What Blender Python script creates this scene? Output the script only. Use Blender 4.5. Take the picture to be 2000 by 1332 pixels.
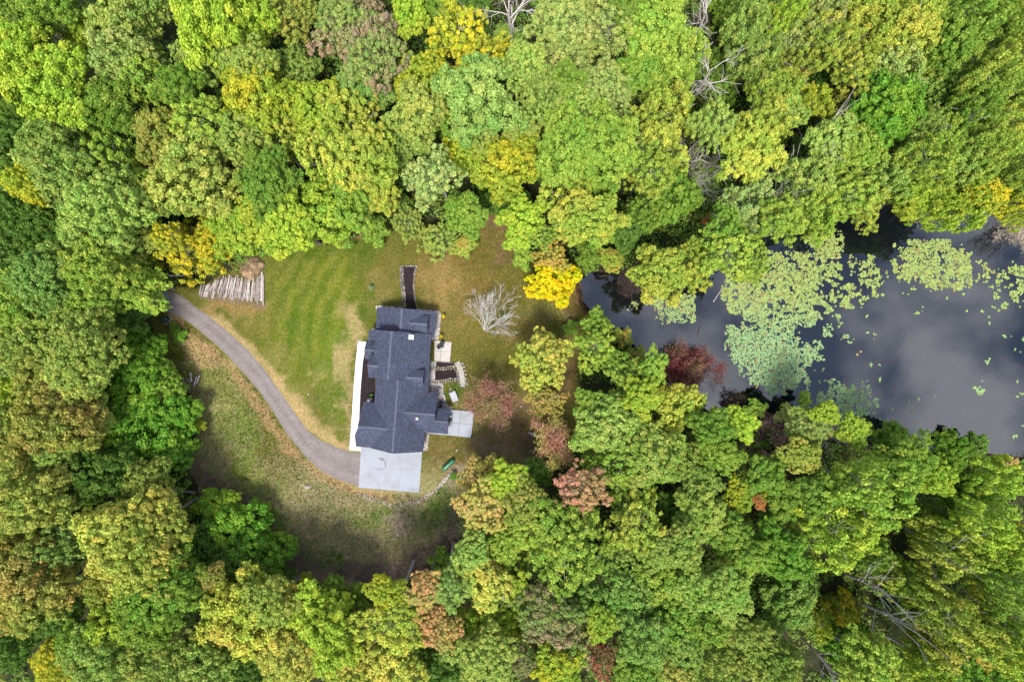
import bpy, bmesh, math, random
import numpy as np
from mathutils import Vector, Matrix

random.seed(7)
RNG = np.random.default_rng(7)
scene = bpy.context.scene
for o in list(bpy.data.objects):
    bpy.data.objects.remove(o, do_unlink=True)
COL = scene.collection

# ------------------------------------------------------------------ camera, sky, sun, exposure
CAM_H = 121.0            # drone altitude in metres
FPX = 1331.0             # focal length in pixels of a 2000 px wide frame
cam_d = bpy.data.cameras.new('camera')
cam = bpy.data.objects.new('camera', cam_d)
COL.objects.link(cam)
cam.location = (0, 0, CAM_H)
cam.rotation_euler = (0, 0, 0)
cam_d.sensor_width = 36.0
cam_d.lens = 36.0 * FPX / 2000.0
cam_d.clip_end = 2000
scene.camera = cam

SUN_EL, SUN_AZ = math.radians(67), math.radians(190)   # azimuth clockwise from +Y (top of picture)
world = bpy.data.worlds.new('World')
scene.world = world
world.use_nodes = True
wn, wl = world.node_tree.nodes, world.node_tree.links
wn.clear()
w_out = wn.new('ShaderNodeOutputWorld')
w_bg = wn.new('ShaderNodeBackground')
w_bg.inputs['Strength'].default_value = 0.1
w_sky = wn.new('ShaderNodeTexSky')
w_sky.sky_type = 'NISHITA'
w_sky.sun_disc = False
w_sky.sun_elevation = SUN_EL
w_sky.sun_rotation = SUN_AZ
w_tc = wn.new('ShaderNodeTexCoord')
w_sep = wn.new('ShaderNodeSeparateXYZ')
wl.new(w_tc.outputs['Generated'], w_sep.inputs[0])
w_abs = wn.new('ShaderNodeMath'); w_abs.operation = 'ABSOLUTE'
wl.new(w_sep.outputs['Z'], w_abs.inputs[0])
w_add = wn.new('ShaderNodeMath'); w_add.operation = 'ADD'; w_add.inputs[1].default_value = 0.12
wl.new(w_abs.outputs[0], w_add.inputs[0])
w_div = wn.new('ShaderNodeVectorMath'); w_div.operation = 'DIVIDE'
w_cmb = wn.new('ShaderNodeCombineXYZ')
for i in range(3):
    wl.new(w_add.outputs[0], w_cmb.inputs[i])
wl.new(w_tc.outputs['Generated'], w_div.inputs[0])
wl.new(w_cmb.outputs[0], w_div.inputs[1])
w_map = wn.new('ShaderNodeMapping')
w_map.inputs['Location'].default_value = (6.3, 12.7, 0.0)
wl.new(w_div.outputs[0], w_map.inputs['Vector'])
w_noise = wn.new('ShaderNodeTexNoise')
w_noise.inputs['Scale'].default_value = 3.4
w_noise.inputs['Detail'].default_value = 6
w_noise.inputs['Roughness'].default_value = 0.6
wl.new(w_map.outputs[0], w_noise.inputs['Vector'])
w_ramp = wn.new('ShaderNodeValToRGB')
w_ramp.color_ramp.elements[0].position = 0.455
w_ramp.color_ramp.elements[1].position = 0.575
wl.new(w_noise.outputs['Fac'], w_ramp.inputs['Fac'])
w_mix = wn.new('ShaderNodeMix'); w_mix.data_type = 'RGBA'
wl.new(w_ramp.outputs['Color'], w_mix.inputs['Factor'])
wl.new(w_sky.outputs[0], w_mix.inputs['A'])
w_mix.inputs['B'].default_value = (9.0, 9.2, 10.2, 1)
wl.new(w_mix.outputs['Result'], w_bg.inputs['Color'])
wl.new(w_bg.outputs[0], w_out.inputs['Surface'])

sun_d = bpy.data.lights.new('sun', 'SUN')
sun_d.energy = 2.9
sun_d.angle = math.radians(13)
sun_d.color = (1.0, 0.955, 0.88)
sun = bpy.data.objects.new('sun', sun_d)
COL.objects.link(sun)
sun_dir = Vector((math.sin(SUN_AZ) * math.cos(SUN_EL), math.cos(SUN_AZ) * math.cos(SUN_EL), math.sin(SUN_EL)))
sun.rotation_euler = sun_dir.to_track_quat('Z', 'Y').to_euler()
sun.location = (0, -80, 110)

scene.render.engine = 'CYCLES'
scene.view_settings.view_transform = 'Standard'
scene.view_settings.look = 'None'
scene.view_settings.gamma = 1
scene.view_settings.exposure = 1.26
scene.view_settings.use_curve_mapping = False
scene.cycles.use_denoising = True
scene.cycles.max_bounces = 6
scene.cycles.diffuse_bounces = 3
scene.cycles.glossy_bounces = 2
scene.cycles.transmission_bounces = 2
scene.cycles.caustics_reflective = False
scene.cycles.caustics_refractive = False

# ------------------------------------------------------------------ helpers
def wp(px, py, z=0.0):
    """a place seen at (px, py) on the 2000 px plan, at height z, in metres"""
    s = (CAM_H - z) / FPX
    return Vector(((px - 1000.0) * s, (666.0 - py) * s, z))

def lin(r, g, b, k=0.42):
    f = lambda c: ((c / 255.0 + 0.055) / 1.055) ** 2.4 if c > 10 else c / 255.0 / 12.92
    return (f(r) * k, f(g) * k, f(b) * k)

def tag(o, label=None, cat=None, group=None, kind=None):
    if label: o['label'] = label
    if cat: o['category'] = cat
    if group: o['group'] = group
    if kind: o['kind'] = kind
    return o

def empty(name, loc=(0, 0, 0), rz=0.0):
    o = bpy.data.objects.new(name, None)
    o.empty_display_size = 0.3
    o.location = loc
    o.rotation_euler = (0, 0, rz)
    COL.objects.link(o)
    return o

def link(name, me, mat=None, parent=None, loc=(0, 0, 0), smooth=False):
    o = bpy.data.objects.new(name, me)
    COL.objects.link(o)
    if mat is not None and len(me.materials) == 0:
        me.materials.append(mat)
    o.location = loc
    if parent is not None:
        o.parent = parent
    if smooth and len(me.polygons):
        me.polygons.foreach_set('use_smooth', np.ones(len(me.polygons), dtype=bool))
    return o

class MB:
    """collects vertices and faces of one mesh"""
    def __init__(s):
        s.v, s.f = [], []
    def add(s, vs, fs):
        n = len(s.v)
        s.v += [tuple(p) for p in vs]
        s.f += [tuple(i + n for i in f) for f in fs]
        return s
    def box(s, c, d, rz=0.0, taper=0.0):
        cx, cy, cz = c; dx, dy, dz = d[0] / 2, d[1] / 2, d[2] / 2
        ca, sa = math.cos(rz), math.sin(rz)
        vs = []
        for z in (-1, 1):
            t = 1 - taper if z > 0 else 1
            for x, y in ((-1, -1), (1, -1), (1, 1), (-1, 1)):
                X, Y = x * dx * t, y * dy * t
                vs.append((cx + X * ca - Y * sa, cy + X * sa + Y * ca, cz + z * dz))
        return s.add(vs, [(3, 2, 1, 0), (4, 5, 6, 7), (0, 1, 5, 4), (1, 2, 6, 5), (2, 3, 7, 6), (3, 0, 4, 7)])
    def prism(s, pts, z0, z1):
        n = len(pts)
        a = sum(pts[i][0] * pts[(i + 1) % n][1] - pts[(i + 1) % n][0] * pts[i][1] for i in range(n))
        if a < 0: pts = list(reversed(pts))
        g = (lambda p, z: (p[0], p[1], z(p[0], p[1]) if callable(z) else z))
        vs = [g(p, z0) for p in pts] + [g(p, z1) for p in pts]
        fs = [tuple(range(n - 1, -1, -1)), tuple(range(n, 2 * n))]
        fs += [(i, (i + 1) % n, n + (i + 1) % n, n + i) for i in range(n)]
        return s.add(vs, fs)
    def tube(s, pts, rad, n=6, cap=True):
        pts = [Vector(p) for p in pts]
        m = len(pts)
        vs, fs = [], []
        prev = None
        for i, p in enumerate(pts):
            d = (pts[min(i + 1, m - 1)] - pts[max(i - 1, 0)])
            if d.length < 1e-6: d = Vector((0, 0, 1))
            d.normalize()
            if prev is None:
                a = d.orthogonal().normalized()
            else:
                a = (prev - d * prev.dot(d))
                a = a.normalized() if a.length > 1e-6 else d.orthogonal().normalized()
            prev = a
            b = d.cross(a)
            r = rad[i] if hasattr(rad, '__len__') else rad
            for k in range(n):
                t = 2 * math.pi * k / n
                vs.append(p + (a * math.cos(t) + b * math.sin(t)) * r)
        for i in range(m - 1):
            for k in range(n):
                k2 = (k + 1) % n
                fs.append((i * n + k, i * n + k2, (i + 1) * n + k2, (i + 1) * n + k))
        if cap:
            fs.append(tuple(range(n - 1, -1, -1)))
            fs.append(tuple((m - 1) * n + k for k in range(n)))
        return s.add(vs, fs)
    def blob(s, c, r, seed=0, sub=1, amp=0.18):
        vs, fs = ICO[sub]
        rr = random.Random(seed)
        if not hasattr(r, '__len__'): r = (r, r, r)
        a = rr.uniform(0, 6.28); ca, sa = math.cos(a), math.sin(a)
        out = []
        for v in vs:
            k = 1 + rr.uniform(-amp, amp)
            x, y, z = v[0] * r[0] * k, v[1] * r[1] * k, v[2] * r[2] * k
            out.append((c[0] + x * ca - y * sa, c[1] + x * sa + y * ca, c[2] + z))
        return s.add(out, fs)
    def mesh(s, name):
        me = bpy.data.meshes.new(name)
        me.from_pydata(s.v, [], s.f)
        me.update()
        return me
    def build(s, name, mat, parent=None, smooth=False, loc=(0, 0, 0)):
        return link(name, s.mesh(name), mat, parent, loc, smooth)

ICO = {}
for _s in (1, 2, 3):
    _b = bmesh.new()
    bmesh.ops.create_icosphere(_b, subdivisions=_s, radius=1)
    _b.verts.ensure_lookup_table()
    ICO[_s] = ([tuple(v.co) for v in _b.verts], [tuple(v.index for v in f.verts) for f in _b.faces])
    _b.free()

def quads_mesh(name, P, attrs=None):
    """P: (n,4,3) quads -> mesh; attrs: per-quad colours (n,4)"""
    n = len(P)
    me = bpy.data.meshes.new(name)
    me.vertices.add(n * 4)
    me.vertices.foreach_set('co', P.reshape(-1).astype(np.float32))
    me.loops.add(n * 4)
    me.loops.foreach_set('vertex_index', np.arange(n * 4, dtype=np.int32))
    me.polygons.add(n)
    me.polygons.foreach_set('loop_start', np.arange(0, n * 4, 4, dtype=np.int32))
    if attrs is not None:
        a = me.attributes.new('leaf', 'FLOAT_COLOR', 'FACE')
        a.data.foreach_set('color', attrs.astype(np.float32).reshape(-1))
    me.update(calc_edges=True)
    return me

def unit(a):
    return a / (np.linalg.norm(a, axis=-1, keepdims=True) + 1e-9)

def leaf_quads(C, N, size, rng, aspect=0.62):
    """diamond-shaped leaves at C facing N"""
    n = len(C)
    t = unit(np.cross(N, rng.normal(size=(n, 3))))
    b = np.cross(N, t)
    s = np.asarray(size).reshape(-1, 1) * np.ones((n, 1))
    fold = N * s * 0.25
    return np.stack([C - t * s, C - b * s * aspect + fold, C + t * s, C + b * s * aspect + fold], axis=1)

def vnoise(x, y, seed=0):
    """smooth lattice noise in 0..1 for numpy arrays"""
    xi, yi = np.floor(x).astype(np.int64), np.floor(y).astype(np.int64)
    xf, yf = x - xi, y - yi
    u, v = xf * xf * (3 - 2 * xf), yf * yf * (3 - 2 * yf)
    def h(a, b):
        k = (a * 374761393 + b * 668265263 + seed * 974711) & 0x7fffffff
        k = ((k ^ (k >> 13)) * 1274126177) & 0x7fffffff
        return ((k ^ (k >> 16)) & 0xffff) / 65535.0
    return (h(xi, yi) * (1 - u) + h(xi + 1, yi) * u) * (1 - v) + (h(xi, yi + 1) * (1 - u) + h(xi + 1, yi + 1) * u) * v

def fbm(x, y, seed=0, oct=4):
    t, a, s = 0, 0.5, 0
    for i in range(oct):
        t = t + a * vnoise(x * 2 ** i, y * 2 ** i, seed + i); s += a; a *= 0.5
    return t / s

def inside(poly, X, Y):
    r = np.zeros(X.shape, dtype=bool)
    n = len(poly)
    for i in range(n):
        x1, y1 = poly[i]; x2, y2 = poly[(i + 1) % n]
        c = ((y1 > Y) != (y2 > Y)) & (X < (x2 - x1) * (Y - y1) / ((y2 - y1) + 1e-12) + x1)
        r ^= c
    return r

def line_dist(pts, X, Y, closed=False):
    d = np.full(X.shape, 1e9)
    n = len(pts)
    for i in range(n if closed else n - 1):
        x1, y1 = pts[i]; x2, y2 = pts[(i + 1) % n]
        dx, dy = x2 - x1, y2 - y1
        t = np.clip(((X - x1) * dx + (Y - y1) * dy) / (dx * dx + dy * dy + 1e-9), 0, 1)
        d = np.minimum(d, np.hypot(X - x1 - t * dx, Y - y1 - t * dy))
    return d

def sstep(a, b, x):
    t = np.clip((x - a) / (b - a), 0, 1)
    return t * t * (3 - 2 * t)

# ------------------------------------------------------------------ materials
def new_mat(name):
    m = bpy.data.materials.new(name)
    m.use_nodes = True
    nt = m.node_tree
    p = nt.nodes['Principled BSDF']
    p.inputs['Specular IOR Level'].default_value = 0.25
    return m, nt, p

def noise_node(nt, scale, detail=4, rough=0.55, coord='Object'):
    tc = nt.nodes.new('ShaderNodeTexCoord')
    n = nt.nodes.new('ShaderNodeTexNoise')
    n.inputs['Scale'].default_value = scale
    n.inputs['Detail'].default_value = detail
    n.inputs['Roughness'].default_value = rough
    nt.links.new(tc.outputs[coord], n.inputs['Vector'])
    return n

def ramp_node(nt, src, stops):
    r = nt.nodes.new('ShaderNodeValToRGB')
    e = r.color_ramp.elements
    while len(e) < len(stops): e.new(0.5)
    for el, (p, c) in zip(e, stops):
        el.position = p
        el.color = (*c, 1) if len(c) == 3 else c
    nt.links.new(src, r.inputs['Fac'])
    return r

def mul_node(nt, a, b, fac=1.0, mode='MULTIPLY'):
    m = nt.nodes.new('ShaderNodeMix'); m.data_type = 'RGBA'; m.blend_type = mode
    if hasattr(fac, 'links'): nt.links.new(fac, m.inputs['Factor'])
    else: m.inputs['Factor'].default_value = fac
    for k, s in (('A', a), ('B', b)):
        if hasattr(s, 'links'): nt.links.new(s, m.inputs[k])
        else: m.inputs[k].default_value = (*s, 1)
    return m.outputs['Result']

def bump_node(nt, p, src, strength=0.3, dist=0.05):
    b = nt.nodes.new('ShaderNodeBump')
    b.inputs['Strength'].default_value = strength
    b.inputs['Distance'].default_value = dist
    nt.links.new(src, b.inputs['Height'])
    nt.links.new(b.outputs[0], p.inputs['Normal'])

def speckle(name, c0, c1, scale, rough=0.8, bump=0.3, dist=0.03, big=None, spec=0.25, metal=0.0):
    """two-tone procedural material with fine noise and optional large blotches"""
    m, nt, p = new_mat(name)
    n = noise_node(nt, scale, 5, 0.6)
    r = ramp_node(nt, n.outputs['Fac'], [(0.32, c0), (0.68, c1)])
    col = r.outputs['Color']
    if big:
        nb = noise_node(nt, big[0], 3, 0.5)
        rb = ramp_node(nt, nb.outputs['Fac'], [(0.35, (big[1],) * 3), (0.65, (big[2],) * 3)])
        col = mul_node(nt, col, rb.outputs['Color'])
    nt.links.new(col, p.inputs['Base Color'])
    p.inputs['Roughness'].default_value = rough
    p.inputs['Specular IOR Level'].default_value = spec
    p.inputs['Metallic'].default_value = metal
    if bump: bump_node(nt, p, n.outputs['Fac'], bump, dist)
    return m

# ------------------------------------------------------------------ lie of the land
LAKE_Z = -1.2
LAKE_PX = [(1132, 545), (1150, 532), (1200, 530), (1255, 545), (1300, 548), (1360, 520), (1420, 490), (1490, 465), (1560, 442),
           (1640, 418), (1720, 402), (1820, 408), (1900, 402), (2000, 380), (2200, 370), (2320, 450), (2330, 820), (2200, 905), (2000, 893),
           (1900, 882), (1800, 884), (1720, 872), (1640, 856), (1560, 836), (1480, 822), (1420, 815), (1380, 800),
           (1345, 778), (1300, 748), (1255, 700), (1205, 652), (1165, 622), (1140, 588)]
LAKE = [tuple(wp(x, y, LAKE_Z)[:2]) for x, y in LAKE_PX]

def to_px(X, Y):
    return X * 11.0 + 1000.0, 666.0 - Y * 11.0

def gz(X, Y):
    """height of the ground (arrays or numbers)"""
    X, Y = np.asarray(X, dtype=float), np.asarray(Y, dtype=float)
    px, py = to_px(X, Y)
    drop = -0.9 * sstep(836, 850, px) * (1 - sstep(712, 752, py)) * sstep(520, 610, py)
    d = line_dist(LAKE, X, Y, True)
    ins = inside(LAKE, X, Y)
    out_z = (LAKE_Z - 0.15) * (1 - sstep(0.0, 13.0, d)) + 0.08
    bank = np.minimum(out_z, 0.0)
    z = np.minimum(drop, bank)
    z = np.where(ins, LAKE_Z - 0.07 - np.minimum(1.6, d * 0.16), z)
    return z

def g1(x, y):
    if x < 6:      # far from the pond
        px, py = x * 11.0 + 1000.0, 666.0 - y * 11.0
        if px < 836: return 0.0
        f = lambda a, b, v: (lambda t: t * t * (3 - 2 * t))(min(1.0, max(0.0, (v - a) / (b - a))))
        d = -0.9 * f(836, 850, px) * (1 - f(712, 752, py)) * f(520, 610, py)
        if px < 930: return d
    return float(gz(np.array([x]), np.array([y]))[0])

def gp(px, py, dz=0.0):
    """ground point seen at plan pixel (px, py)"""
    p = wp(px, py, 0.0)
    for _ in range(3):
        p = wp(px, py, g1(p.x, p.y))
    p.z = g1(p.x, p.y) + dz
    return p

DRIVE_UP = [(66, 521), (180, 548), (250, 562), (295, 567), (332, 567), (354, 577), (385, 599), (410, 616), (440, 641), (465, 664), (483, 680), (500, 700),
            (521, 726), (552, 770), (577, 806), (598, 836), (628, 859), (657, 871), (683, 879), (706, 882)]
DRIVE_LO = [(66, 557), (180, 580), (250, 590), (297, 597), (322, 609), (354, 622), (381, 641), (406, 662), (427, 678), (448, 700), (468, 722),
            (489, 745), (510, 770), (542, 819), (563, 852), (594, 890), (626, 920), (668, 941), (690, 948), (701, 951.5)]
CLEAR_PX = [(290, 615), (330, 565), (400, 560), (440, 530), (520, 490), (640, 478), (720, 455), (760, 436), (900, 440), (950, 405), (985, 430), (1030, 480),
            (1040, 515), (1130, 530), (1145, 590), (1200, 645), (1150, 690), (1130, 740), (1170, 800), (1110, 870), (1050, 905), (1000, 935), (930, 945),
            (905, 1000), (910, 1060), (850, 1115), (760, 1155), (680, 1160), (570, 1140), (545, 1075), (465, 995), (390, 955), (365, 900), (385, 820), (355, 740), (305, 680)]

# ground sheet: fine in the clearing, coarse towards the edges
xs = np.unique(np.concatenate([np.arange(-420, -66, 12.0), np.arange(-66, 22, 0.36), np.arange(22, 112, 1.5), np.arange(112, 421, 12.0)]))
ys = np.unique(np.concatenate([np.arange(-420, -60, 12.0), np.arange(-60, -46, 1.5), np.arange(-46, 24, 0.36), np.arange(24, 62, 1.5), np.arange(62, 421, 12.0)]))
GX, GY = np.meshgrid(xs, ys)
GZ = gz(GX, GY)
GZ = GZ + np.where(GZ > -0.05, (fbm(GX * 0.25, GY * 0.25, 3) - 0.5) * 0.05, 0)
PXg, PYg = to_px(GX, GY)
JX = PXg + (fbm(GX * 0.35, GY * 0.35, 11) - 0.5) * 60 + (fbm(GX * 1.3, GY * 1.3, 12) - 0.5) * 22
JY = PYg + (fbm(GX * 0.35, GY * 0.35, 21) - 0.5) * 60 + (fbm(GX * 1.3, GY * 1.3, 22) - 0.5) * 22
gcol = np.zeros(GX.shape + (3,))
gcol[:] = lin(56, 64, 36)
def lay(mask, c, amount=1.0):
    a = np.clip(mask * amount, 0, 1)[..., None]
    gcol[:] = gcol * (1 - a) + np.array(lin(*c)) * a
def blob_mask(x, y, rx, ry, rot=0.0, soft=0.55):
    a = math.radians(rot); dx, dy = JX - x, JY - y
    u = (dx * math.cos(a) + dy * math.sin(a)) / rx
    v = (-dx * math.sin(a) + dy * math.cos(a)) / ry
    return 1 - sstep(1 - soft, 1 + soft, np.hypot(u, v))
def line_mask(pts, w, soft=0.6, jit=0.5):
    d = line_dist(pts, PXg + (JX - PXg) * jit, PYg + (JY - PYg) * jit)
    return 1 - sstep(w * (1 - soft), w * (1 + soft), d)
clear = inside(CLEAR_PX, PXg + (JX - PXg) * 0.5, PYg + (JY - PYg) * 0.5)
lay(clear * 1.0, (120, 118, 50))
# lower meadow, dry grass painted brighter to offset the shade of the trees
lay(blob_mask(640, 1020, 300, 130, 0, 0.3) * clear, (176, 166, 120))
lay(blob_mask(420, 860, 70, 170, 0, 0.35) * clear, (172, 168, 108))
for x, y, rx, ry, rot, c, s in [
    # front lawn: green mown strips and dry spots
    (600, 600, 75, 120, 12, (114, 136, 26), .95), (650, 545, 60, 60, 0, (130, 138, 42), .8), (560, 530, 50, 45, 0, (126, 132, 50), .7),
    (650, 690, 40, 70, -5, (104, 136, 24), .9), (670, 810, 26, 55, -15, (112, 132, 40), .8), (585, 720, 45, 70, 30, (124, 134, 48), .6),
    (570, 660, 18, 100, 20, (96, 124, 26), .55), (640, 620, 14, 110, 14, (138, 148, 44), .5), (700, 540, 18, 70, 5, (100, 118, 30), .5),
    (640, 492, 110, 16, -4, (88, 112, 26), .8), (720, 600, 26, 30, 0, (96, 116, 36), .7), (730, 480, 60, 22, -20, (96, 116, 34), .6),
    (680, 640, 18, 44, 0, (200, 176, 128), .95), (672, 715, 16, 38, 10, (198, 174, 126), .9), (660, 600, 9, 20, 0, (176, 158, 104), .6),
    (686, 775, 11, 60, 4, (192, 170, 122), .75), (620, 740, 12, 34, 30, (176, 162, 104), .5), (545, 690, 26, 24, 40, (160, 146, 84), .7),
    (470, 600, 60, 16, 24, (172, 148, 92), .7), (520, 620, 40, 40, 0, (140, 128, 66), .6), (740, 560, 26, 36, 0, (150, 132, 78), .6),
    (700, 460, 40, 14, -20, (156, 128, 88), .6), (755, 500, 20, 40, 0, (140, 122, 66), .5),
    # back lawn, dry
    (905, 545, 95, 60, 10, (136, 112, 60), .9), (860, 560, 40, 55, 0, (168, 142, 88), .7), (880, 480, 60, 20, 0, (138, 112, 62), .6),
    (950, 500, 60, 40, 0, (118, 108, 44), .7), (1000, 560, 40, 60, 0, (112, 106, 44), .7), (900, 640, 50, 40, 0, (140, 120, 62), .6), (980, 690, 80, 40, 10, (104, 102, 42), .8),
    (1070, 620, 40, 26, 30, (104, 98, 56), .7), (1000, 480, 20, 50, 35, (132, 106, 78), .8), (962, 425, 22, 40, 0, (142, 108, 84), .9), (1010, 640, 50, 26, 0, (136, 116, 70), .6),
    (960, 740, 60, 40, 0, (118, 108, 56), .7), (890, 755, 16, 14, 0, (70, 100, 26), .9), (1005, 830, 80, 60, 0, (138, 114, 84), .85), (930, 890, 70, 40, 0, (116, 100, 58), .8),
    (1080, 730, 50, 60, 0, (132, 102, 76), .8), (1040, 890, 50, 30, 0, (112, 96, 86), .8), (960, 880, 30, 18, 0, (124, 110, 98), .6), (1080, 640, 24, 16, 0, (70, 88, 26), .7),
    (845, 900, 24, 30, 0, (126, 104, 62), .7), (1120, 560, 16, 60, 0, (110, 84, 56), .8),
    # meadow below the drive, colours also lifted against the tree shade
    (350, 660, 30, 24, 30, (136, 151, 48), .9), (375, 720, 30, 26, 0, (153, 151, 85), .7), (395, 690, 26, 24, 40, (235, 202, 148), .7), (430, 760, 60, 26, 40, (136, 143, 68), .7),
    (470, 830, 50, 40, 20, (134, 141, 68), .6), (470, 880, 26, 80, 0, (117, 143, 53), .7), (510, 940, 60, 26, 30, (131, 146, 53), .6), (440, 920, 18, 60, 10, (170, 148, 112), .5),
    (395, 800, 10, 40, 0, (183, 156, 131), .6), (380, 930, 30, 30, 0, (153, 131, 122), .7), (470, 980, 30, 26, 30, (156, 136, 124), .7), (560, 910, 40, 36, 0, (141, 131, 82), .6),
    (525, 1010, 16, 40, -40, (102, 136, 39), .8), (600, 1080, 70, 18, 30, (92, 126, 36), .85), (670, 1100, 34, 16, 0, (80, 119, 31), .9), (730, 1015, 50, 20, 0, (107, 139, 43), .7),
    (860, 990, 24, 46, 30, (97, 131, 41), .85), (830, 1030, 40, 20, -30, (112, 126, 61), .7), (775, 1020, 26, 18, 0, (173, 156, 141), .8), (670, 980, 60, 24, 10, (151, 139, 104), .5),
    (640, 1040, 50, 40, 0, (143, 134, 97), .5), (720, 1120, 110, 22, -4, (141, 117, 107), .9), (620, 1110, 50, 14, 20, (148, 124, 109), .8), (570, 1085, 26, 30, 0, (151, 126, 117), .8),
    (860, 1070, 50, 22, -50, (146, 122, 109), .85), (820, 1100, 40, 26, 0, (136, 114, 102), .8), (895, 935, 16, 26, 30, (173, 148, 141), .9)]:
    lay(blob_mask(x, y, rx, ry, rot) * clear, c, s)
stripe = .5 + .5 * np.sin((PXg * .86 + PYg * .5 + (JX - PXg) * .35 + 26 * np.sin(PYg / 70.0)) / 4.6)
lay(stripe * blob_mask(600, 590, 95, 130, 10) * clear, (88, 114, 22), .48)
lay((1 - stripe) * blob_mask(600, 590, 95, 130, 10) * clear, (164, 158, 72), .30)
lay((fbm(GX * 1.7, GY * 1.7, 77) > .60) * clear * blob_mask(560, 900, 420, 300), (96, 120, 40), .42)
lay((fbm(GX * 1.9, GY * 1.9, 79) > .60) * clear * blob_mask(560, 1000, 420, 200), (178, 160, 130), .4)
lay(line_mask([(398, 604), (440, 634), (480, 672), (520, 714), (560, 762), (588, 806), (612, 838), (660, 866), (690, 872)], 9), (206, 176, 128), .85)
lay(line_mask([(548, 742), (575, 780), (600, 815), (640, 850)], 13), (204, 176, 126), .75)
lay(line_mask([(330, 622), (372, 650), (410, 682), (450, 720), (492, 768), (530, 825), (560, 868), (600, 908), (650, 942), (700, 962), (760, 972)], 10), (192, 160, 114), .85)
lay(line_mask([(345, 645), (385, 675), (420, 705)], 16), (196, 164, 120), .7)
lay(line_mask([(690, 668), (684, 760), (676, 868)], 4, .8), (176, 152, 108), .7)
lay(line_mask([(700, 966), (760, 986), (820, 980), (858, 950), (884, 922)], 4, .7), (158, 138, 120), .8)
lay(line_mask([(400, 600), (440, 600), (520, 596)], 9), (166, 136, 88), .8)
lay(line_mask([(1132, 535), (1130, 560), (1134, 590), (1160, 622)], 7, .7), (134, 84, 52), .8)
lay(line_mask([(1100, 600), (1130, 640)], 5, .7), (156, 132, 100), .7)
lake_d = line_dist(LAKE, GX, GY, True)
lake_in = inside(LAKE, GX, GY)
lay((lake_in | (lake_d < 0.8)) * 1.0, (46, 40, 32), .9)
shallow = blob_mask(1195, 565, 70, 40, 0, .5) * lake_in
lay(shallow, (120, 80, 58), .95)

ny, nx = GX.shape
me = bpy.data.meshes.new('ground')
co = np.stack([GX, GY, GZ], -1).reshape(-1, 3)
idx = np.arange(ny * nx).reshape(ny, nx)
fq = np.stack([idx[:-1, :-1], idx[:-1, 1:], idx[1:, 1:], idx[1:, :-1]], -1).reshape(-1, 4)
me.vertices.add(len(co)); me.vertices.foreach_set('co', co.astype(np.float32).reshape(-1))
me.loops.add(len(fq) * 4); me.loops.foreach_set('vertex_index', fq.astype(np.int32).reshape(-1))
me.polygons.add(len(fq)); me.polygons.foreach_set('loop_start', np.arange(0, len(fq) * 4, 4, dtype=np.int32))
ca = me.attributes.new('gcol', 'FLOAT_COLOR', 'POINT')
ca.data.foreach_set('color', np.concatenate([gcol, np.ones(GX.shape + (1,))], -1).astype(np.float32).reshape(-1))
me.update(calc_edges=True)

m, nt, p = new_mat('ground_turf')
at = nt.nodes.new('ShaderNodeAttribute'); at.attribute_name = 'gcol'
n1 = noise_node(nt, 2.4, 8, 0.82); n2 = noise_node(nt, 0.35, 5, 0.65); n3 = noise_node(nt, 1.1, 6, 0.7)
r1 = ramp_node(nt, n1.outputs['Fac'], [(0.34, (0.44, 0.50, 0.40)), (0.5, (0.98,) * 3), (0.66, (1.6, 1.54, 1.46))])
r2 = ramp_node(nt, n2.outputs['Fac'], [(0.3, (0.80, 0.90, 0.78)), (0.7, (1.18, 1.10, 1.14))])
r3 = ramp_node(nt, n3.outputs['Fac'], [(0.35, (0.86, 1.04, 0.74)), (0.65, (1.14, 1.0, 1.16))])
c = mul_node(nt, at.outputs['Color'], r1.outputs['Color'])
c = mul_node(nt, c, r2.outputs['Color'])
c = mul_node(nt, c, r3.outputs['Color'], 0.8)
n4 = noise_node(nt, 3.4, 7, 0.85); n5 = noise_node(nt, 0.55, 4, 0.6)
k4 = ramp_node(nt, n4.outputs['Fac'], [(0.52, (0, 0, 0)), (0.64, (0.9,) * 3)])
k5 = ramp_node(nt, n5.outputs['Fac'], [(0.40, (0.06,) * 3), (0.64, (0.75,) * 3)])
kk = mul_node(nt, k4.outputs['Color'], k5.outputs['Color'])
dry = mul_node(nt, c, lin(214, 190, 150, .9), 0.75, 'MIX')     # dead straw showing between the blades
dry = mul_node(nt, dry, (0.72, 0.72, 0.72))
c = mul_node(nt, c, dry, kk, 'MIX')
nt.links.new(c, p.inputs['Base Color'])
p.inputs['Roughness'].default_value = 0.95
p.inputs['Specular IOR Level'].default_value = 0.08
bump_node(nt, p, n1.outputs['Fac'], 0.7, 0.12)
M_GROUND = m
tag(link('ground', me, M_GROUND, smooth=True), kind='structure')

# ------------------------------------------------------------------ pond
m, nt, p = new_mat('pond_water')
p.inputs['Base Color'].default_value = (0.003, 0.004, 0.006, 1)
p.inputs['Roughness'].default_value = 0.035
p.inputs['IOR'].default_value = 1.95
p.inputs['Specular IOR Level'].default_value = 0.5
p.inputs['Alpha'].default_value = 0.86
nz = noise_node(nt, 1.4, 3, 0.5)
bump_node(nt, p, nz.outputs['Fac'], 0.03, 0.05)
M_WATER = m
bm = MB()
bm.add([(x, y, LAKE_Z) for x, y in LAKE], [tuple(range(len(LAKE)))])
o = bm.build('pond_water', M_WATER)
tag(o, 'dark still pond reflecting grey clouds, with lily pads', 'pond', kind='structure')
if o.data.polygons[0].normal.z < 0: o.data.flip_normals()

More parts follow.
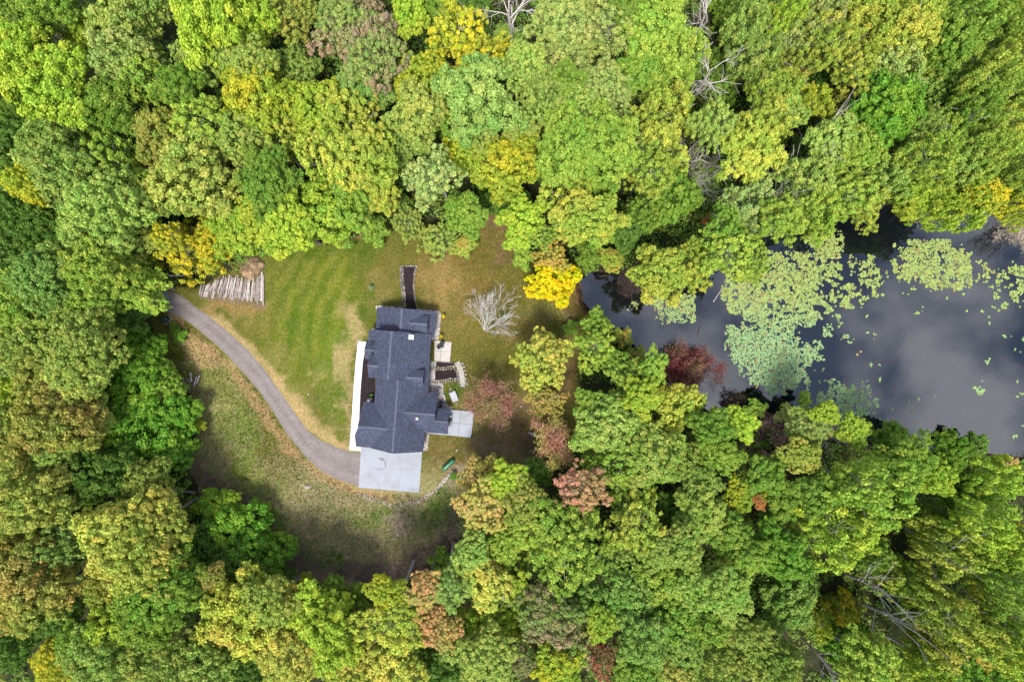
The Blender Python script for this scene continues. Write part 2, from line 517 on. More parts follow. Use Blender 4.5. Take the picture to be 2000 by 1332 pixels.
# lily pads: far too many and too small to count
rng = np.random.default_rng(31)
def in_poly_px(poly, x, y): return inside(poly, x, y)
patches = [  # polygon, density, colour mix
    ([(1572, 470), (1592, 446), (1625, 444), (1648, 475), (1636, 498), (1600, 505), (1590, 480)], .95, 0.8),
    ([(1415, 545), (1450, 525), (1500, 500), (1560, 490), (1615, 500), (1600, 560), (1590, 620), (1545, 640), (1470, 640), (1440, 610), (1408, 580)], .80, 0.6),
    ([(1425, 640), (1470, 635), (1545, 640), (1560, 670), (1610, 690), (1575, 720), (1575, 745), (1520, 768), (1485, 755), (1450, 710), (1415, 670)], .95, 0.1),
    ([(1485, 745), (1560, 740), (1545, 765), (1510, 772)], .6, 0.1),
    ([(1610, 510), (1650, 498), (1710, 520), (1735, 545), (1700, 575), (1640, 600), (1590, 600), (1600, 540)], .52, 0.6),
    ([(1590, 590), (1680, 590), (1672, 640), (1650, 680), (1625, 640), (1600, 625)], .36, 0.5),
    ([(1745, 495), (1790, 468), (1840, 470), (1890, 500), (1898, 545), (1868, 566), (1820, 560), (1770, 545)], .84, 0.85),
    ([(1740, 500), (1790, 500), (1800, 560), (1750, 575)], .42, 0.8),
    ([(1275, 598), (1300, 575), (1335, 582), (1358, 590), (1350, 620), (1330, 632), (1308, 628), (1295, 610)], .86, 0.1),
    ([(1226, 598), (1246, 590), (1246, 604), (1232, 606)], .5, 0.1),
    ([(1600, 760), (1640, 740), (1680, 760), (1715, 795), (1690, 815), (1640, 828), (1595, 800)], .82, 0.15),
    ([(1920, 540), (1960, 525), (2000, 520), (2060, 540), (2040, 590), (1985, 590), (1960, 560)], .55, 0.7),
    ([(1900, 520), (2060, 500), (2060, 700), (1960, 680), (1920, 600)], .14, 0.6),
    ([(1540, 560), (1700, 600), (1720, 660), (1640, 700), (1600, 670)], .10, 0.5),
    ([(1720, 540), (1920, 560), (1900, 620), (1740, 600)], .05, 0.7),
    ([(1690, 740), (2000, 700), (2060, 860), (1800, 870), (1700, 820)], .025, 0.5),
    ([(1560, 660), (1720, 640), (1740, 760), (1600, 760)], .03, 0.3)]
cells = {}
pads = []
for poly, dens, mixv in patches:
    xs0, ys0 = [q[0] for q in poly], [q[1] for q in poly]
    area = 0.5 * abs(sum(poly[i][0] * poly[(i + 1) % len(poly)][1] - poly[(i + 1) % len(poly)][0] * poly[i][1] for i in range(len(poly))))
    n = int(area * 0.24)
    qx, qy = rng.uniform(min(xs0), max(xs0), n * 3), rng.uniform(min(ys0), max(ys0), n * 3)
    jx = qx + (fbm(qx * 0.09, qy * 0.09, 5) - 0.5) * 62 + rng.normal(0, 3.5, len(qx)); jy = qy + (fbm(qx * 0.09, qy * 0.09, 6) - 0.5) * 62 + rng.normal(0, 3.5, len(qx))
    nv = 0.55 * fbm(qx * 0.055, qy * 0.055, 41) + 0.45 * vnoise(qx * 0.16, qy * 0.16, 43)
    k = in_poly_px(poly, jx, jy) & (nv < 0.21 + dens * 0.53)
    for x, y in zip(qx[k], qy[k]):
        cx, cy = int(x / 3.2), int(y / 3.2)
        if any((x - a) ** 2 + (y - b) ** 2 < 5.4 for i in (-1, 0, 1) for j in (-1, 0, 1) for a, b in cells.get((cx + i, cy + j), ())): continue
        cells.setdefault((cx, cy), []).append((x, y))
        pads.append((x, y, mixv))
vs, fs, pc = [], [], []
for x, y, mv in pads:
    c = wp(x, y, LAKE_Z + 0.02)
    r = rng.uniform(0.11, 0.25); a0 = rng.uniform(0, 6.28)
    tz = rng.uniform(-0.03, 0.03, 2)
    n0 = len(vs)
    vs.append((c.x, c.y, c.z + 0.012))
    for k in range(8):
        a = a0 + 0.25 + k * (6.2832 - 0.5) / 7
        vs.append((c.x + math.cos(a) * r, c.y + math.sin(a) * r, c.z + 0.02 + math.cos(a) * tz[0] + math.sin(a) * tz[1] + rng.uniform(0, .02)))
    mvv = np.clip(np.clip((668 - y) / 110.0, .08, .85) + rng.normal() * 0.2, 0, 1)
    col = np.array(lin(150, 190, 126, .5)) * (1 - mvv) + np.array(lin(174, 190, 92, .5)) * mvv
    if rng.random() < 0.05: col = np.array(lin(186, 156, 96))
    col = col * rng.uniform(0.75, 1.12)
    for k in range(7):
        fs.append((n0, n0 + 1 + k, n0 + 2 + k)); pc.append((*col, 1))
me = bpy.data.meshes.new('lily_pads')
me.from_pydata(vs, [], fs)
a = me.attributes.new('leaf', 'FLOAT_COLOR', 'FACE'); a.data.foreach_set('color', np.array(pc, dtype=np.float32).reshape(-1))
m, nt, p = new_mat('lily_pad')
at = nt.nodes.new('ShaderNodeAttribute'); at.attribute_name = 'leaf'
nt.links.new(at.outputs['Color'], p.inputs['Base Color'])
p.inputs['Roughness'].default_value = 0.5
tag(link('lily_pads', me, m), 'pale green lily pads floating in patches on the pond', 'lily pads', kind='stuff')

# ------------------------------------------------------------------ drive
def resample(pts, n):
    pts = [Vector((a, b)) for a, b in pts]
    L = [0]
    for i in range(1, len(pts)): L.append(L[-1] + (pts[i] - pts[i - 1]).length)
    out = []
    for k in range(n):
        t = L[-1] * k / (n - 1); i = 1
        while i < len(pts) - 1 and L[i] < t: i += 1
        f = (t - L[i - 1]) / max(1e-6, L[i] - L[i - 1])
        out.append(pts[i - 1].lerp(pts[i], f))
    return out
NU, NV = 150, 9
up, lo = resample(DRIVE_UP, NU), resample(DRIVE_LO, NU)
vs, fs = [], []
rr = random.Random(5)
for i in range(NU):
    e0, e1 = rr.uniform(-.8, .8), rr.uniform(-.8, .8)
    for j in range(NV):
        t = j / (NV - 1)
        q = up[i].lerp(lo[i], t)
        q = q + (lo[i] - up[i]).normalized() * ((e0 if j == 0 else e1 if j == NV - 1 else 0))
        z = 0.075 - 0.05 * (2 * t - 1) ** 2 if 0 < j < NV - 1 else -0.02
        P = wp(q.x, q.y, 0)
        vs.append((P.x, P.y, z))
for i in range(NU - 1):
    for j in range(NV - 1):
        a = i * NV + j
        fs.append((a, a + NV, a + NV + 1, a + 1))
me = bpy.data.meshes.new('driveway'); me.from_pydata(vs, [], fs); me.update()
wear = me.attributes.new('wear', 'FLOAT', 'POINT')
wear.data.foreach_set('value', np.array([(1.0 if j in (2, 6) else .45 if j in (1, 3, 5, 7) else 0.0) for i in range(NU) for j in range(NV)], dtype=np.float32))
m, nt, p = new_mat('crushed_asphalt')
n1 = noise_node(nt, 3.2, 8, 0.85); n2 = noise_node(nt, 0.5, 4, 0.6)
mp = nt.nodes.new('ShaderNodeMapping'); mp.inputs['Rotation'].default_value = (0, 0, math.radians(-52)); mp.inputs['Scale'].default_value = (0.25, 3.0, 1)
tc = nt.nodes.new('ShaderNodeTexCoord'); nt.links.new(tc.outputs['Object'], mp.inputs['Vector'])
n3 = nt.nodes.new('ShaderNodeTexNoise'); n3.inputs['Scale'].default_value = 1.2; n3.inputs['Detail'].default_value = 5
nt.links.new(mp.outputs[0], n3.inputs['Vector'])
r1 = ramp_node(nt, n1.outputs['Fac'], [(0.25, lin(116, 108, 106)), (0.5, lin(163, 154, 151)), (0.78, lin(208, 199, 193))])
r2 = ramp_node(nt, n2.outputs['Fac'], [(0.3, (0.88, 0.86, 0.86)), (0.7, (1.08, 1.08, 1.08))])
r3 = ramp_node(nt, n3.outputs['Fac'], [(0.32, (0.84, 0.83, 0.83)), (0.6, (1.06, 1.06, 1.05))])
c = mul_node(nt, r1.outputs['Color'], r2.outputs['Color']); c = mul_node(nt, c, r3.outputs['Color'], 0.25)
wr = nt.nodes.new('ShaderNodeAttribute'); wr.attribute_name = 'wear'
rw = ramp_node(nt, wr.outputs['Fac'], [(0.0, (0.90, 0.89, 0.90)), (1.0, (1.10, 1.09, 1.08))])
c = mul_node(nt, c, rw.outputs['Color'])
nt.links.new(c, p.inputs['Base Color']); p.inputs['Roughness'].default_value = 0.92
bump_node(nt, p, n1.outputs['Fac'], 0.5, 0.04)
o = link('driveway', me, m, smooth=True)
tag(o, kind='structure')

# ------------------------------------------------------------------ house
HTH = -math.radians(4.3)
HO = wp(780, 744, 0)
HC, HS = math.cos(HTH), math.sin(HTH)
def hw(x, y, z=0.0):
    """house plan -> world"""
    return Vector((HO.x + x * HC - y * HS, HO.y + x * HS + y * HC, z))

m, nt, p = new_mat('roof_shingle')
tc = nt.nodes.new('ShaderNodeTexCoord')
n1 = noise_node(nt, 5.0, 6, 0.75); n2 = noise_node(nt, 0.6, 3, 0.5)
vo = nt.nodes.new('ShaderNodeTexVoronoi'); vo.inputs['Scale'].default_value = 4.2
nt.links.new(tc.outputs['Object'], vo.inputs['Vector'])
r1 = ramp_node(nt, n1.outputs['Fac'], [(0.3, lin(46, 51, 68)), (0.5, lin(88, 95, 121)), (0.72, lin(132, 139, 164))])
rv = ramp_node(nt, vo.outputs['Color'], [(0.1, (0.72,) * 3), (0.9, (1.22,) * 3)])
r2 = ramp_node(nt, n2.outputs['Fac'], [(0.3, (0.9,) * 3), (0.7, (1.08,) * 3)])
c = mul_node(nt, r1.outputs['Color'], rv.outputs['Color']); c = mul_node(nt, c, r2.outputs['Color'])
nt.links.new(c, p.inputs['Base Color']); p.inputs['Roughness'].default_value = 0.82
bump_node(nt, p, vo.outputs['Distance'], 0.5, 0.03)
M_SHINGLE = m
M_RIDGE = speckle('ridge_shingle', lin(80, 86, 108), lin(150, 155, 178), 7, 0.85)
M_SIDING = speckle('siding', lin(150, 146, 140), lin(168, 164, 158), 3, 0.7)
M_WHITE = speckle('white_paint', lin(226, 228, 232), lin(240, 241, 244), 4, 0.45, 0.05)
M_GLASS = speckle('window_glass', lin(24, 30, 38), lin(34, 42, 50), 2, 0.05, 0, spec=0.6)
M_DARK = speckle('dark_metal', lin(26, 27, 32), lin(44, 45, 52), 6, 0.5)
M_STONE = speckle('fieldstone', lin(132, 122, 112), lin(206, 196, 184), 5, 0.85, 0.4, big=(0.9, 0.75, 1.2))

house = empty('house', (HO.x, HO.y, 0), HTH)
tag(house, 'large house with dark blue grey shingle roof and many gables', 'house')

def gable(axis, a0, a1, b0, rb, b1, rz, s0, s1, wall=True, ins=(0.35, 0.35, 0.35, 0.35), zb=-1.2, t=0.2, cap=True):
    """gabled wing: ridge along axis from a0 to a1 at rb, eaves at b0 and b1 with slopes s0, s1"""
    g = (lambda a, b, z: (a, b, z)) if axis == 'x' else (lambda a, b, z: (b, a, z))
    z0, z1 = rz - s0 * abs(rb - b0), rz - s1 * abs(b1 - rb)
    prof = [(b0, z0), (rb, rz), (b1, z1), (b1, z1 - t), (rb, rz - t), (b0, z0 - t)]
    mb = MB()
    vs = [g(a0, b, z) for b, z in prof] + [g(a1, b, z) for b, z in prof]
    fs = [(0, 1, 7, 6), (1, 2, 8, 7), (2, 3, 9, 8), (3, 4, 10, 9), (4, 5, 11, 10), (5, 0, 6, 11), (0, 5, 4, 1), (1, 4, 3, 2), (6, 7, 10, 11), (7, 8, 9, 10)]
    mb.add(vs, fs)
    roof = mb.build('roof', M_SHINGLE, house)
    bmx = bmesh.new(); bmx.from_mesh(roof.data); bmesh.ops.recalc_face_normals(bmx, faces=bmx.faces); bmx.to_mesh(roof.data); bmx.free()
    if cap:
        mc = MB()
        w, h = 0.17, 0.035
        pr = [(rb - w, rz - s0 * w + h), (rb, rz + h), (rb + w, rz - s1 * w + h), (rb + w, rz - s1 * w - 0.01), (rb, rz - 0.01), (rb - w, rz - s0 * w - 0.01)]
        e0, e1 = a0 + 0.01, a1 - 0.01
        vs = [g(e0, b, z) for b, z in pr] + [g(e1, b, z) for b, z in pr]
        mc.add(vs, fs)
        mc.build('ridge_cap', M_RIDGE, roof)
    if wall:
        i0, i1, j0, j1 = ins
        A0, A1, B0, B1 = a0 + i0, a1 - i1, b0 + j0, b1 - j1
        q = t + 0.012
        pr = [(B0, zb), (B0, rz - s0 * abs(rb - B0) - q), (rb, rz - q), (B1, rz - s1 * abs(B1 - rb) - q), (B1, zb)]
        mw = MB()
        n = 5
        vs = [g(A0, b, z) for b, z in pr] + [g(A1, b, z) for b, z in pr]
        fs = [tuple(range(n)), tuple(range(2 * n - 1, n - 1, -1))] + [(i, n + i, n + (i + 1) % n, (i + 1) % n) for i in range(n)]
        mw.add(vs, fs)
        wl_ = mw.build('wall', M_SIDING, house)
        bmx = bmesh.new(); bmx.from_mesh(wl_.data); bmesh.ops.recalc_face_normals(bmx, faces=bmx.faces); bmx.to_mesh(wl_.data); bmx.free()
    return roof

def slab(pts, t=0.2):
    """sloping roof piece from a list of (x, y, z)"""
    n = len(pts)
    vs = [tuple(q) for q in pts] + [(x, y, z - t) for x, y, z in pts]
    fs = [tuple(range(n)), tuple(range(2 * n - 1, n - 1, -1))] + [(i, n + i, n + (i + 1) % n, (i + 1) % n) for i in range(n)]
    o = MB().add(vs, fs).build('roof', M_SHINGLE, house)
    bmx = bmesh.new(); bmx.from_mesh(o.data); bmesh.ops.recalc_face_normals(bmx, faces=bmx.faces); bmx.to_mesh(o.data); bmx.free()
    return o

# north wing, main block, garage block
gable('y', 8.2, 12.68, -4.35, 0.47, 5.87, 6.0, 0.69, 0.63)
B_RZ, B_RX, B_S = 8.2, -0.60, 0.82
gable('y', 2.55, 8.72, -3.75, B_RX, 5.45, B_RZ, B_S, B_S, ins=(0.3, 0.3, 0.3, 0.35))
gable('y', 0.62, 2.548, -3.75, B_RX, 1.10, B_RZ, B_S, B_S, ins=(0.3, 0.0, 0.3, 0.2), zb=2.0)
gable('y', -11.72, 2.54, -3.50, 0.85, 5.53, 6.9, 0.833, 0.833)
# dormers on the east slopes
gable('x', 0.6, 4.85, 8.83, 10.3, 11.75, 5.3, 0.78, 0.78, ins=(0.2, 0.25, 0.25, 0.25), zb=2.6)
gable('x', 1.0, 4.87, -0.32, 1.12, 2.50, 6.0, 0.8, 0.8, ins=(0.2, 0.25, 0.25, 0.25), zb=2.8)
# west gables: garage bay, entry porch, bedroom gable
gable('x', -5.5, 0.2, -11.66, -7.82, -3.85, 6.0, 0.77, 0.77)
gable('x', -5.68, -3.3, 3.48, 5.20, 6.86, 4.42, 0.8, 0.8, ins=(1.6, 0.2, 0.3, 0.3))
gable('x', -4.5, -1.6, 0.54, 2.68, 4.34, 6.6, 0.8, 0.8, ins=(0.3, 0.2, 0.25, 0.25))
e0 = 6.0 - 0.77 * 1.68; e1 = 6.0 - 0.77 * 3.84
slab([(-6.15, -9.5, e0), (-5.502, -9.5, e0), (-5.502, -11.66, e1), (-6.15, -11.66, e1)])
slab([(-5.502, -8.0, 5.80), (-5.502, -9.49, e0 + .005), (-6.15, -9.49, e0 - 0.01)], 0.15)
slab([(-5.42, 6.9, 3.0), (-3.4, 6.9, 4.1), (-3.4, 8.70, 4.1), (-5.42, 8.70, 3.0)])
# east wing and its lower gable
gable('x', 1.6, 7.40, -8.31, -4.83, -1.36, 5.9, 0.836, 0.836)
gable('x', 7.402, 9.58, -8.31, -6.05, -3.95, 4.88, 0.836, 0.836, ins=(0.0, 0.35, 0.35, 0.35))
# porch posts under the entry gable and the covered corner of the garage bay
for (x, y, zt) in ((-5.45, 3.75, 2.9), (-5.45, 6.6, 2.9), (-5.25, 8.5, 2.9), (-6.0, -9.7, 4.2), (-6.0, -11.4, 2.85)):
    MB().box((x, y, zt / 2), (0.2, 0.2, zt)).build('porch_post', M_WHITE, house)
# openings
def win(x, y, z, w, h, side):
    d = 0.05
    dim = (w, d, h) if side in 'ns' else (d, w, h)
    f = MB().box((x, y, z), (dim[0] + (0.16 if side in 'ns' else 0), dim[1] + (0 if side in 'ns' else 0.16), h + 0.16)).build('window', M_WHITE, house)
    off = {'n': (0, .02), 's': (0, -.02), 'e': (.02, 0), 'w': (-.02, 0)}[side]
    MB().box((x + off[0], y + off[1], z), dim).build('pane', M_GLASS, f)
for y in (9.2, 11.2): win(5.54, y, 1.4, 1.2, 1.3, 'e')
for y in (4.0, 6.2, 7.6): win(5.12, y, 1.3, 1.4, 1.6, 'e')
for x in (-2.4, 2.8): win(x, 12.35, 1.5, 1.2, 1.3, 'n')
win(4.62, 10.3, 4.0, 1.4, 0.6, 'e'); win(4.64, 1.1, 4.5, 1.4, 0.8, 'e'); win(-4.22, 2.6, 4.2, 1.3, 1.2, 'w'); win(-5.17, -7.8, 3.4, 1.6, 1.2, 'w'); win(9.25, -6.1, 1.5, 1.6, 1.9, 'e')
win(0.85, -11.39, 4.6, 1.2, 1.0, 's')
for x in (-1.2, 3.0):
    gd = MB().box((x, -11.40, 1.15), (3.4, 0.06, 2.3)).build('garage_door', M_WHITE, house)
    for k in range(3):
        MB().box((x, -11.435, 0.58 + k * 0.58), (3.36, 0.012, 0.03)).build('panel_groove', M_DARK, gd)
MB().box((-4.02, 5.2, 1.05), (0.06, 1.0, 2.1)).build('door', M_DARK, house)
# roof furniture: white skylight box on the east slope, white vents
def b_z(x): return B_RZ - B_S * (x - B_RX)
sk = MB()
zx = b_z(2.35)
sk.box((2.35, 7.95, zx + 0.05), (1.02, 0.86, 0.55))
sk.build('skylight', M_WHITE, house)['label'] = 'white skylight box on the roof'
vt = MB().tube([(4.35, -5.75, 4.4), (4.35, -5.75, 5.55)], [0.16, 0.16], 10)
vt.box((4.35, -5.75, 5.58), (0.42, 0.42, 0.1))
vt.build('vent', M_WHITE, house)['label'] = 'white roof vent on the east wing'
MB().tube([(0.2, 2.9, 7.2), (0.2, 2.9, 7.85)], [0.06, 0.06], 8).build('vent_pipe', M_WHITE, house)

# ------------------------------------------------------------------ concrete
m, nt, p = new_mat('concrete')
n1 = noise_node(nt, 6.0, 6, 0.7); n2 = noise_node(nt, 0.35, 5, 0.6)
r1 = ramp_node(nt, n1.outputs['Fac'], [(0.3, lin(190, 195, 206)), (0.7, lin(214, 219, 231))])
r2 = ramp_node(nt, n2.outputs['Fac'], [(0.30, (0.78, 0.75, 0.70)), (0.52, (1, 1, 1))])
c = mul_node(nt, r1.outputs['Color'], r2.outputs['Color'], 0.8)
nt.links.new(c, p.inputs['Base Color']); p.inputs['Roughness'].default_value = 0.8
bump_node(nt, p, n1.outputs['Fac'], 0.15, 0.01)
M_CONC = m
M_CONC_SUNLIT = speckle('sunlit_concrete', lin(214, 216, 224, .62), lin(246, 247, 252, .62), 2.5, .8, .1)  # lighter copy of the concrete, sunlight on the walk put into its colour
M_CONC_WARM = speckle('warm_concrete', lin(204, 196, 188, .5), lin(232, 225, 218, .5), 2.5, .8, .1, big=(.6, .85, 1.05))
M_JOINT = speckle('joint_soil', lin(104, 98, 90), lin(128, 122, 112), 5, 0.9)
def slabs(parent, quad, nu, nv, z0, z1, gap=0.016, name='slab', mat=None):
    """concrete panels with recessed joints inside a quad of world points (TL, TR, BR, BL)"""
    TL, TR, BR, BL = [Vector((q[0], q[1])) for q in quad]
    for i in range(nu):
        for j in range(nv):
            def P(u, v): return (TL.lerp(TR, u)).lerp(BL.lerp(BR, u), v)
            gu, gv = gap / max(0.1, (TR - TL).length), gap / max(0.1, (BL - TL).length)
            u0, u1, v0, v1 = i / nu + gu / 2, (i + 1) / nu - gu / 2, j / nv + gv / 2, (j + 1) / nv - gv / 2
            mb = MB(); mb.prism([P(u0, v1), P(u1, v1), P(u1, v0), P(u0, v0)], z0, z1)
            mb.build(name, mat or M_CONC, parent)
    b = MB(); b.prism([P(0.001, .999), P(.999, .999), P(.999, .001), P(.001, .001)], z0, z1 - 0.02)
    b.build('joint_bed', M_JOINT, parent)
apron = empty('concrete_apron'); tag(apron, kind='structure')
slabs(apron, [wp(705.5, 868), wp(825.6, 874), wp(818.7, 962), wp(700.6, 951.8)], 3, 2, -0.3, 0.11)
walk = empty('concrete_walk'); tag(walk, kind='structure')
wl_pts = [(699.6, 666, 716, 667.5), (695, 706, 709, 706.6), (691, 756, 704.6, 757), (687.7, 808, 702, 809), (685, 845, 703, 846.4), (682.6, 878.6, 705.2, 881)]
for k in range(5):
    a, b = wl_pts[k], wl_pts[k + 1]
    slabs(walk, [wp(a[0], a[1] + .25), wp(a[2], a[3] + .25), wp(b[2], b[3]), wp(b[0], b[1])], 1, 1, -0.3, 0.12, gap=0.0, mat=M_CONC_SUNLIT)
patio = empty('raised_patio'); tag(patio, kind='structure')
slabs(patio, [wp(874, 799.3, .3), wp(926.4, 803.6, .3), wp(920.4, 854.9, .3), wp(868, 849.5, .3)], 2, 2, -0.4, 0.32, gap=0.06)
slabs(patio, [wp(830.5, 841.6, .3), wp(867.6, 844, .3), wp(867.4, 849.6, .3), wp(830, 846.2, .3)], 1, 1, -0.4, 0.30)
low = empty('garden_patio'); tag(low, kind='structure')
slabs(low, [wp(844, 664.3, -.8), wp(882.2, 668, -.8), wp(878.8, 707.6, -.8), wp(840.6, 704.6, -.8)], 2, 2, -1.3, -0.8, gap=0.045, mat=M_CONC_WARM)

M_SCUFF = speckle('rubber_scuff', lin(120, 118, 124), lin(170, 170, 178), 5, .9)
sc_b = MB()
_sr = random.Random(2)
for k in range(26):
    a = _sr.uniform(-2.2, 1.2); r0 = _sr.uniform(.7, 1.1)
    c0 = wp(742, 906)
    pts = [(c0.x + math.cos(a + t * .3) * r0 * 1.2, c0.y + math.sin(a + t * .3) * r0, .116) for t in range(3)]
    w_ = _sr.uniform(.015, .05)
    vs_ = []
    for q in pts: vs_ += [(q[0] - w_, q[1] - w_, q[2] + k * .0001), (q[0] + w_, q[1] + w_, q[2] + k * .0001)]
    sc_b.add(vs_, [(0, 1, 3, 2), (2, 3, 5, 4)])
sc_b.build('tyre_scuff', M_SCUFF, apron)
# ------------------------------------------------------------------ mulch beds, stone walls, gravel
M_MULCH = speckle('dark_mulch', lin(30, 24, 28), lin(74, 58, 60), 9, 0.95, 0.8, 0.08, big=(1.2, 0.75, 1.25))
M_PEB = None
m, nt, p = new_mat('river_rock')
oi = nt.nodes.new('ShaderNodeAttribute'); oi.attribute_name = 'leaf'
nt.links.new(oi.outputs['Color'], p.inputs['Base Color']); p.inputs['Roughness'].default_value = 0.8
M_PEB = m
M_GRAVBED = speckle('gravel_bed', lin(150, 142, 138, .55), lin(226, 218, 214, .55), 4, 0.9, 0.6, 0.06)
def bed(name, px, dz, mat, label=None, cat=None, n=5, mound=0.0):
    """low bed filling a plan outline (finely outlined, laid just over the ground)"""
    pts = resample(px + [px[0]], len(px) * n)[:-1]
    w = []
    for q in pts:
        P = gp(q.x, q.y); w.append((P.x, P.y))
    mb = MB(); mb.prism(w, lambda x, y: g1(x, y) - 0.25, lambda x, y: g1(x, y) + dz)
    o = mb.build(name, mat)
    tag(o, kind='structure')
    return o
NB = [(785.5, 521), (811.5, 521), (807.5, 538), (807, 556), (808.5, 580), (814, 606), (791.5, 606), (790.5, 582), (788.5, 558), (786, 540)]
bed('mulch_bed', NB, 0.10, M_MULCH)
bed('mulch_bed', [(709.6, 696.5), (733, 700), (733, 783), (716, 790), (706, 818), (703, 818), (704.2, 770), (705.5, 740)], 0.09, M_MULCH)
bed('mulch_bed', [(853, 707.6), (887.6, 709.6), (888, 714), (875, 717), (852.4, 717)], 0.22, M_MULCH)
bed('mulch_bed', [(850.4, 723.2), (876, 721.6), (887, 721), (893.8, 731.4), (891.6, 737.4), (876, 741), (850.4, 741.8)], 0.22, M_MULCH)
gravel = [
    [(845, 606.5), (858, 607.6), (861, 611), (860, 630), (858.2, 650), (856.5, 663.6), (843, 663)],
    [(838, 705.6), (852, 706.6), (850, 745), (834, 745)],
    [(832, 746), (866.5, 749), (865, 763), (869, 776), (873, 790), (884.5, 795.5), (882, 799), (845, 797), (832, 780)],
    [(826, 846.4), (837.4, 848.4), (835.7, 875), (834, 879.6), (824, 880.4)],
    [(716, 782), (721, 777), (727, 777.5), (727, 785), (716, 786)],
    [(729, 641), (735, 639.5), (735, 650), (725, 650)],
    [(734, 597), (770, 599), (784, 600), (784, 604), (734, 604)], [(818, 603), (846, 605.5), (846, 611), (818, 609)]]
peb_v, peb_f, peb_c = [], [], []
prng = random.Random(17)
def pebble(c, r, col=None):
    vs, fs = ICO[1]
    n0 = len(peb_v)
    a = prng.uniform(0, 6.28); ca, sa = math.cos(a), math.sin(a)
    rx, ry, rz = r * prng.uniform(.8, 1.3), r * prng.uniform(.7, 1.0), r * prng.uniform(.45, .7)
    for v in vs[:12]:
        k = prng.uniform(.88, 1.1)
        x, y, z = v[0] * rx * k, v[1] * ry * k, v[2] * rz * k
        peb_v.append((c[0] + x * ca - y * sa, c[1] + x * sa + y * ca, c[2] + z))
    t = prng.random()
    base = np.array(lin(196, 186, 182, .6)) * (1 - t) + np.array(lin(244, 238, 234, .6)) * t
    if prng.random() < .18: base = np.array(lin(176, 146, 128))
    if prng.random() < .18: base = np.array(lin(108, 108, 112))
    for f in PEBF:
        peb_f.append(tuple(n0 + i for i in f)); peb_c.append((*base, 1))
_b = bmesh.new(); bmesh.ops.create_icosphere(_b, subdivisions=1, radius=1); _b.verts.ensure_lookup_table()
PEBF = [tuple(v.index for v in f.verts) for f in _b.faces]; _b.free()
for poly in gravel:
    bed('gravel_bed', poly, 0.05, M_GRAVBED)
    x0, x1 = min(q[0] for q in poly), max(q[0] for q in poly); y0, y1 = min(q[1] for q in poly), max(q[1] for q in poly)
    n = int((x1 - x0) * (y1 - y0) * 0.6)
    qx = np.array([prng.uniform(x0, x1) for _ in range(n)]); qy = np.array([prng.uniform(y0, y1) for _ in range(n)])
    for x, y in zip(qx[inside(poly, qx, qy)], qy[inside(poly, qx, qy)]):
        P = gp(x, y, 0.08)
        pebble(P, prng.uniform(0.06, 0.13))
for k in range(420):   # stony drain line below the apron
    pts = [(700, 966), (760, 986), (820, 980), (858, 950), (884, 922)]
    t = prng.random() * 3.999; i = int(t); f = t - i
    x = pts[i][0] * (1 - f) + pts[i + 1][0] * f + prng.gauss(0, 2.0); y = pts[i][1] * (1 - f) + pts[i + 1][1] * f + prng.gauss(0, 2.0)
    pebble(gp(x, y, 0.02), prng.uniform(0.05, 0.12))
me = bpy.data.meshes.new('river_rock'); me.from_pydata(peb_v, [], peb_f)
a = me.attributes.new('leaf', 'FLOAT_COLOR', 'FACE'); a.data.foreach_set('color', np.array(peb_c, dtype=np.float32).reshape(-1))
tag(link('river_rock', me, M_PEB), 'pale river rock strewn in strips around the house', 'gravel', kind='stuff')

# loose stone walls, each stone a part
stone_mesh = [MB().blob((0, 0, 0), (1, 0.8, 0.75), seed=k, sub=1, amp=0.16).mesh('stone') for k in range(6)]
stone_mats = [speckle('wall_stone', lin(*a), lin(*b), 6, 0.85, 0.4) for a, b in (((176, 166, 156), (222, 214, 204)), ((150, 132, 118), (196, 176, 160)), ((122, 120, 122), (176, 174, 176)))]
stone_set = []
for i, sm in enumerate(stone_mesh):
    for q in stone_mats:
        c_ = sm.copy(); c_.materials.clear(); c_.materials.append(q); stone_set.append(c_)
srng = random.Random(23)
def stone_wall(pts, label, rows=1, r=0.24, dz=0.12, side=0.0, name='stone_wall'):
    mid = gp(*pts[len(pts) // 2])
    e = empty(name, (mid.x, mid.y, mid.z)); tag(e, label, 'stone wall')
    L = sum(math.dist(pts[i], pts[i + 1]) for i in range(len(pts) - 1))
    n = max(2, int(L / 11.0 / (r * 1.75)))
    line = resample(pts, n)
    for k, q in enumerate(line):
        d = (line[min(k + 1, n - 1)] - line[max(k - 1, 0)]).normalized()
        nrm = Vector((-d.y, d.x))
        for row in range(rows):
            off = (row - (rows - 1) / 2) * r * 1.7 * 11 + srng.gauss(0, .3)
            P = gp(q.x + nrm.x * off, q.y + nrm.y * off, dz + srng.uniform(-.04, .06))
            o = bpy.data.objects.new('stone', srng.choice(stone_set)); COL.objects.link(o)
            o.parent = e
            o.location = (P.x - mid.x, P.y - mid.y, P.z - mid.z)
            s = r * srng.uniform(.8, 1.22)
            o.scale = (s * srng.uniform(.9, 1.25), s, s * srng.uniform(.8, 1.1))
            o.rotation_euler = (srng.uniform(-.3, .3), srng.uniform(-.3, .3), srng.uniform(0, 6.28))
stone_wall([(784.5, 522), (784.5, 540), (786.5, 558), (788.8, 581), (790.2, 603)], 'double row of pale stones along the left side of the long mulch bed', 2, 0.22)
stone_wall([(813.5, 521.5), (808.6, 538), (808.6, 556), (810, 580), (816, 604)], 'single row of pale stones along the right side of the long mulch bed', 1, 0.22)
stone_wall([(786, 520), (812, 520)], 'short stone row across the top end of the long mulch bed', 1, 0.17)
stone_wall([(841, 720), (862, 720), (886, 717.6)], 'stone wall between the two small mulch beds beside the garden steps', 2, 0.22, 0.2)
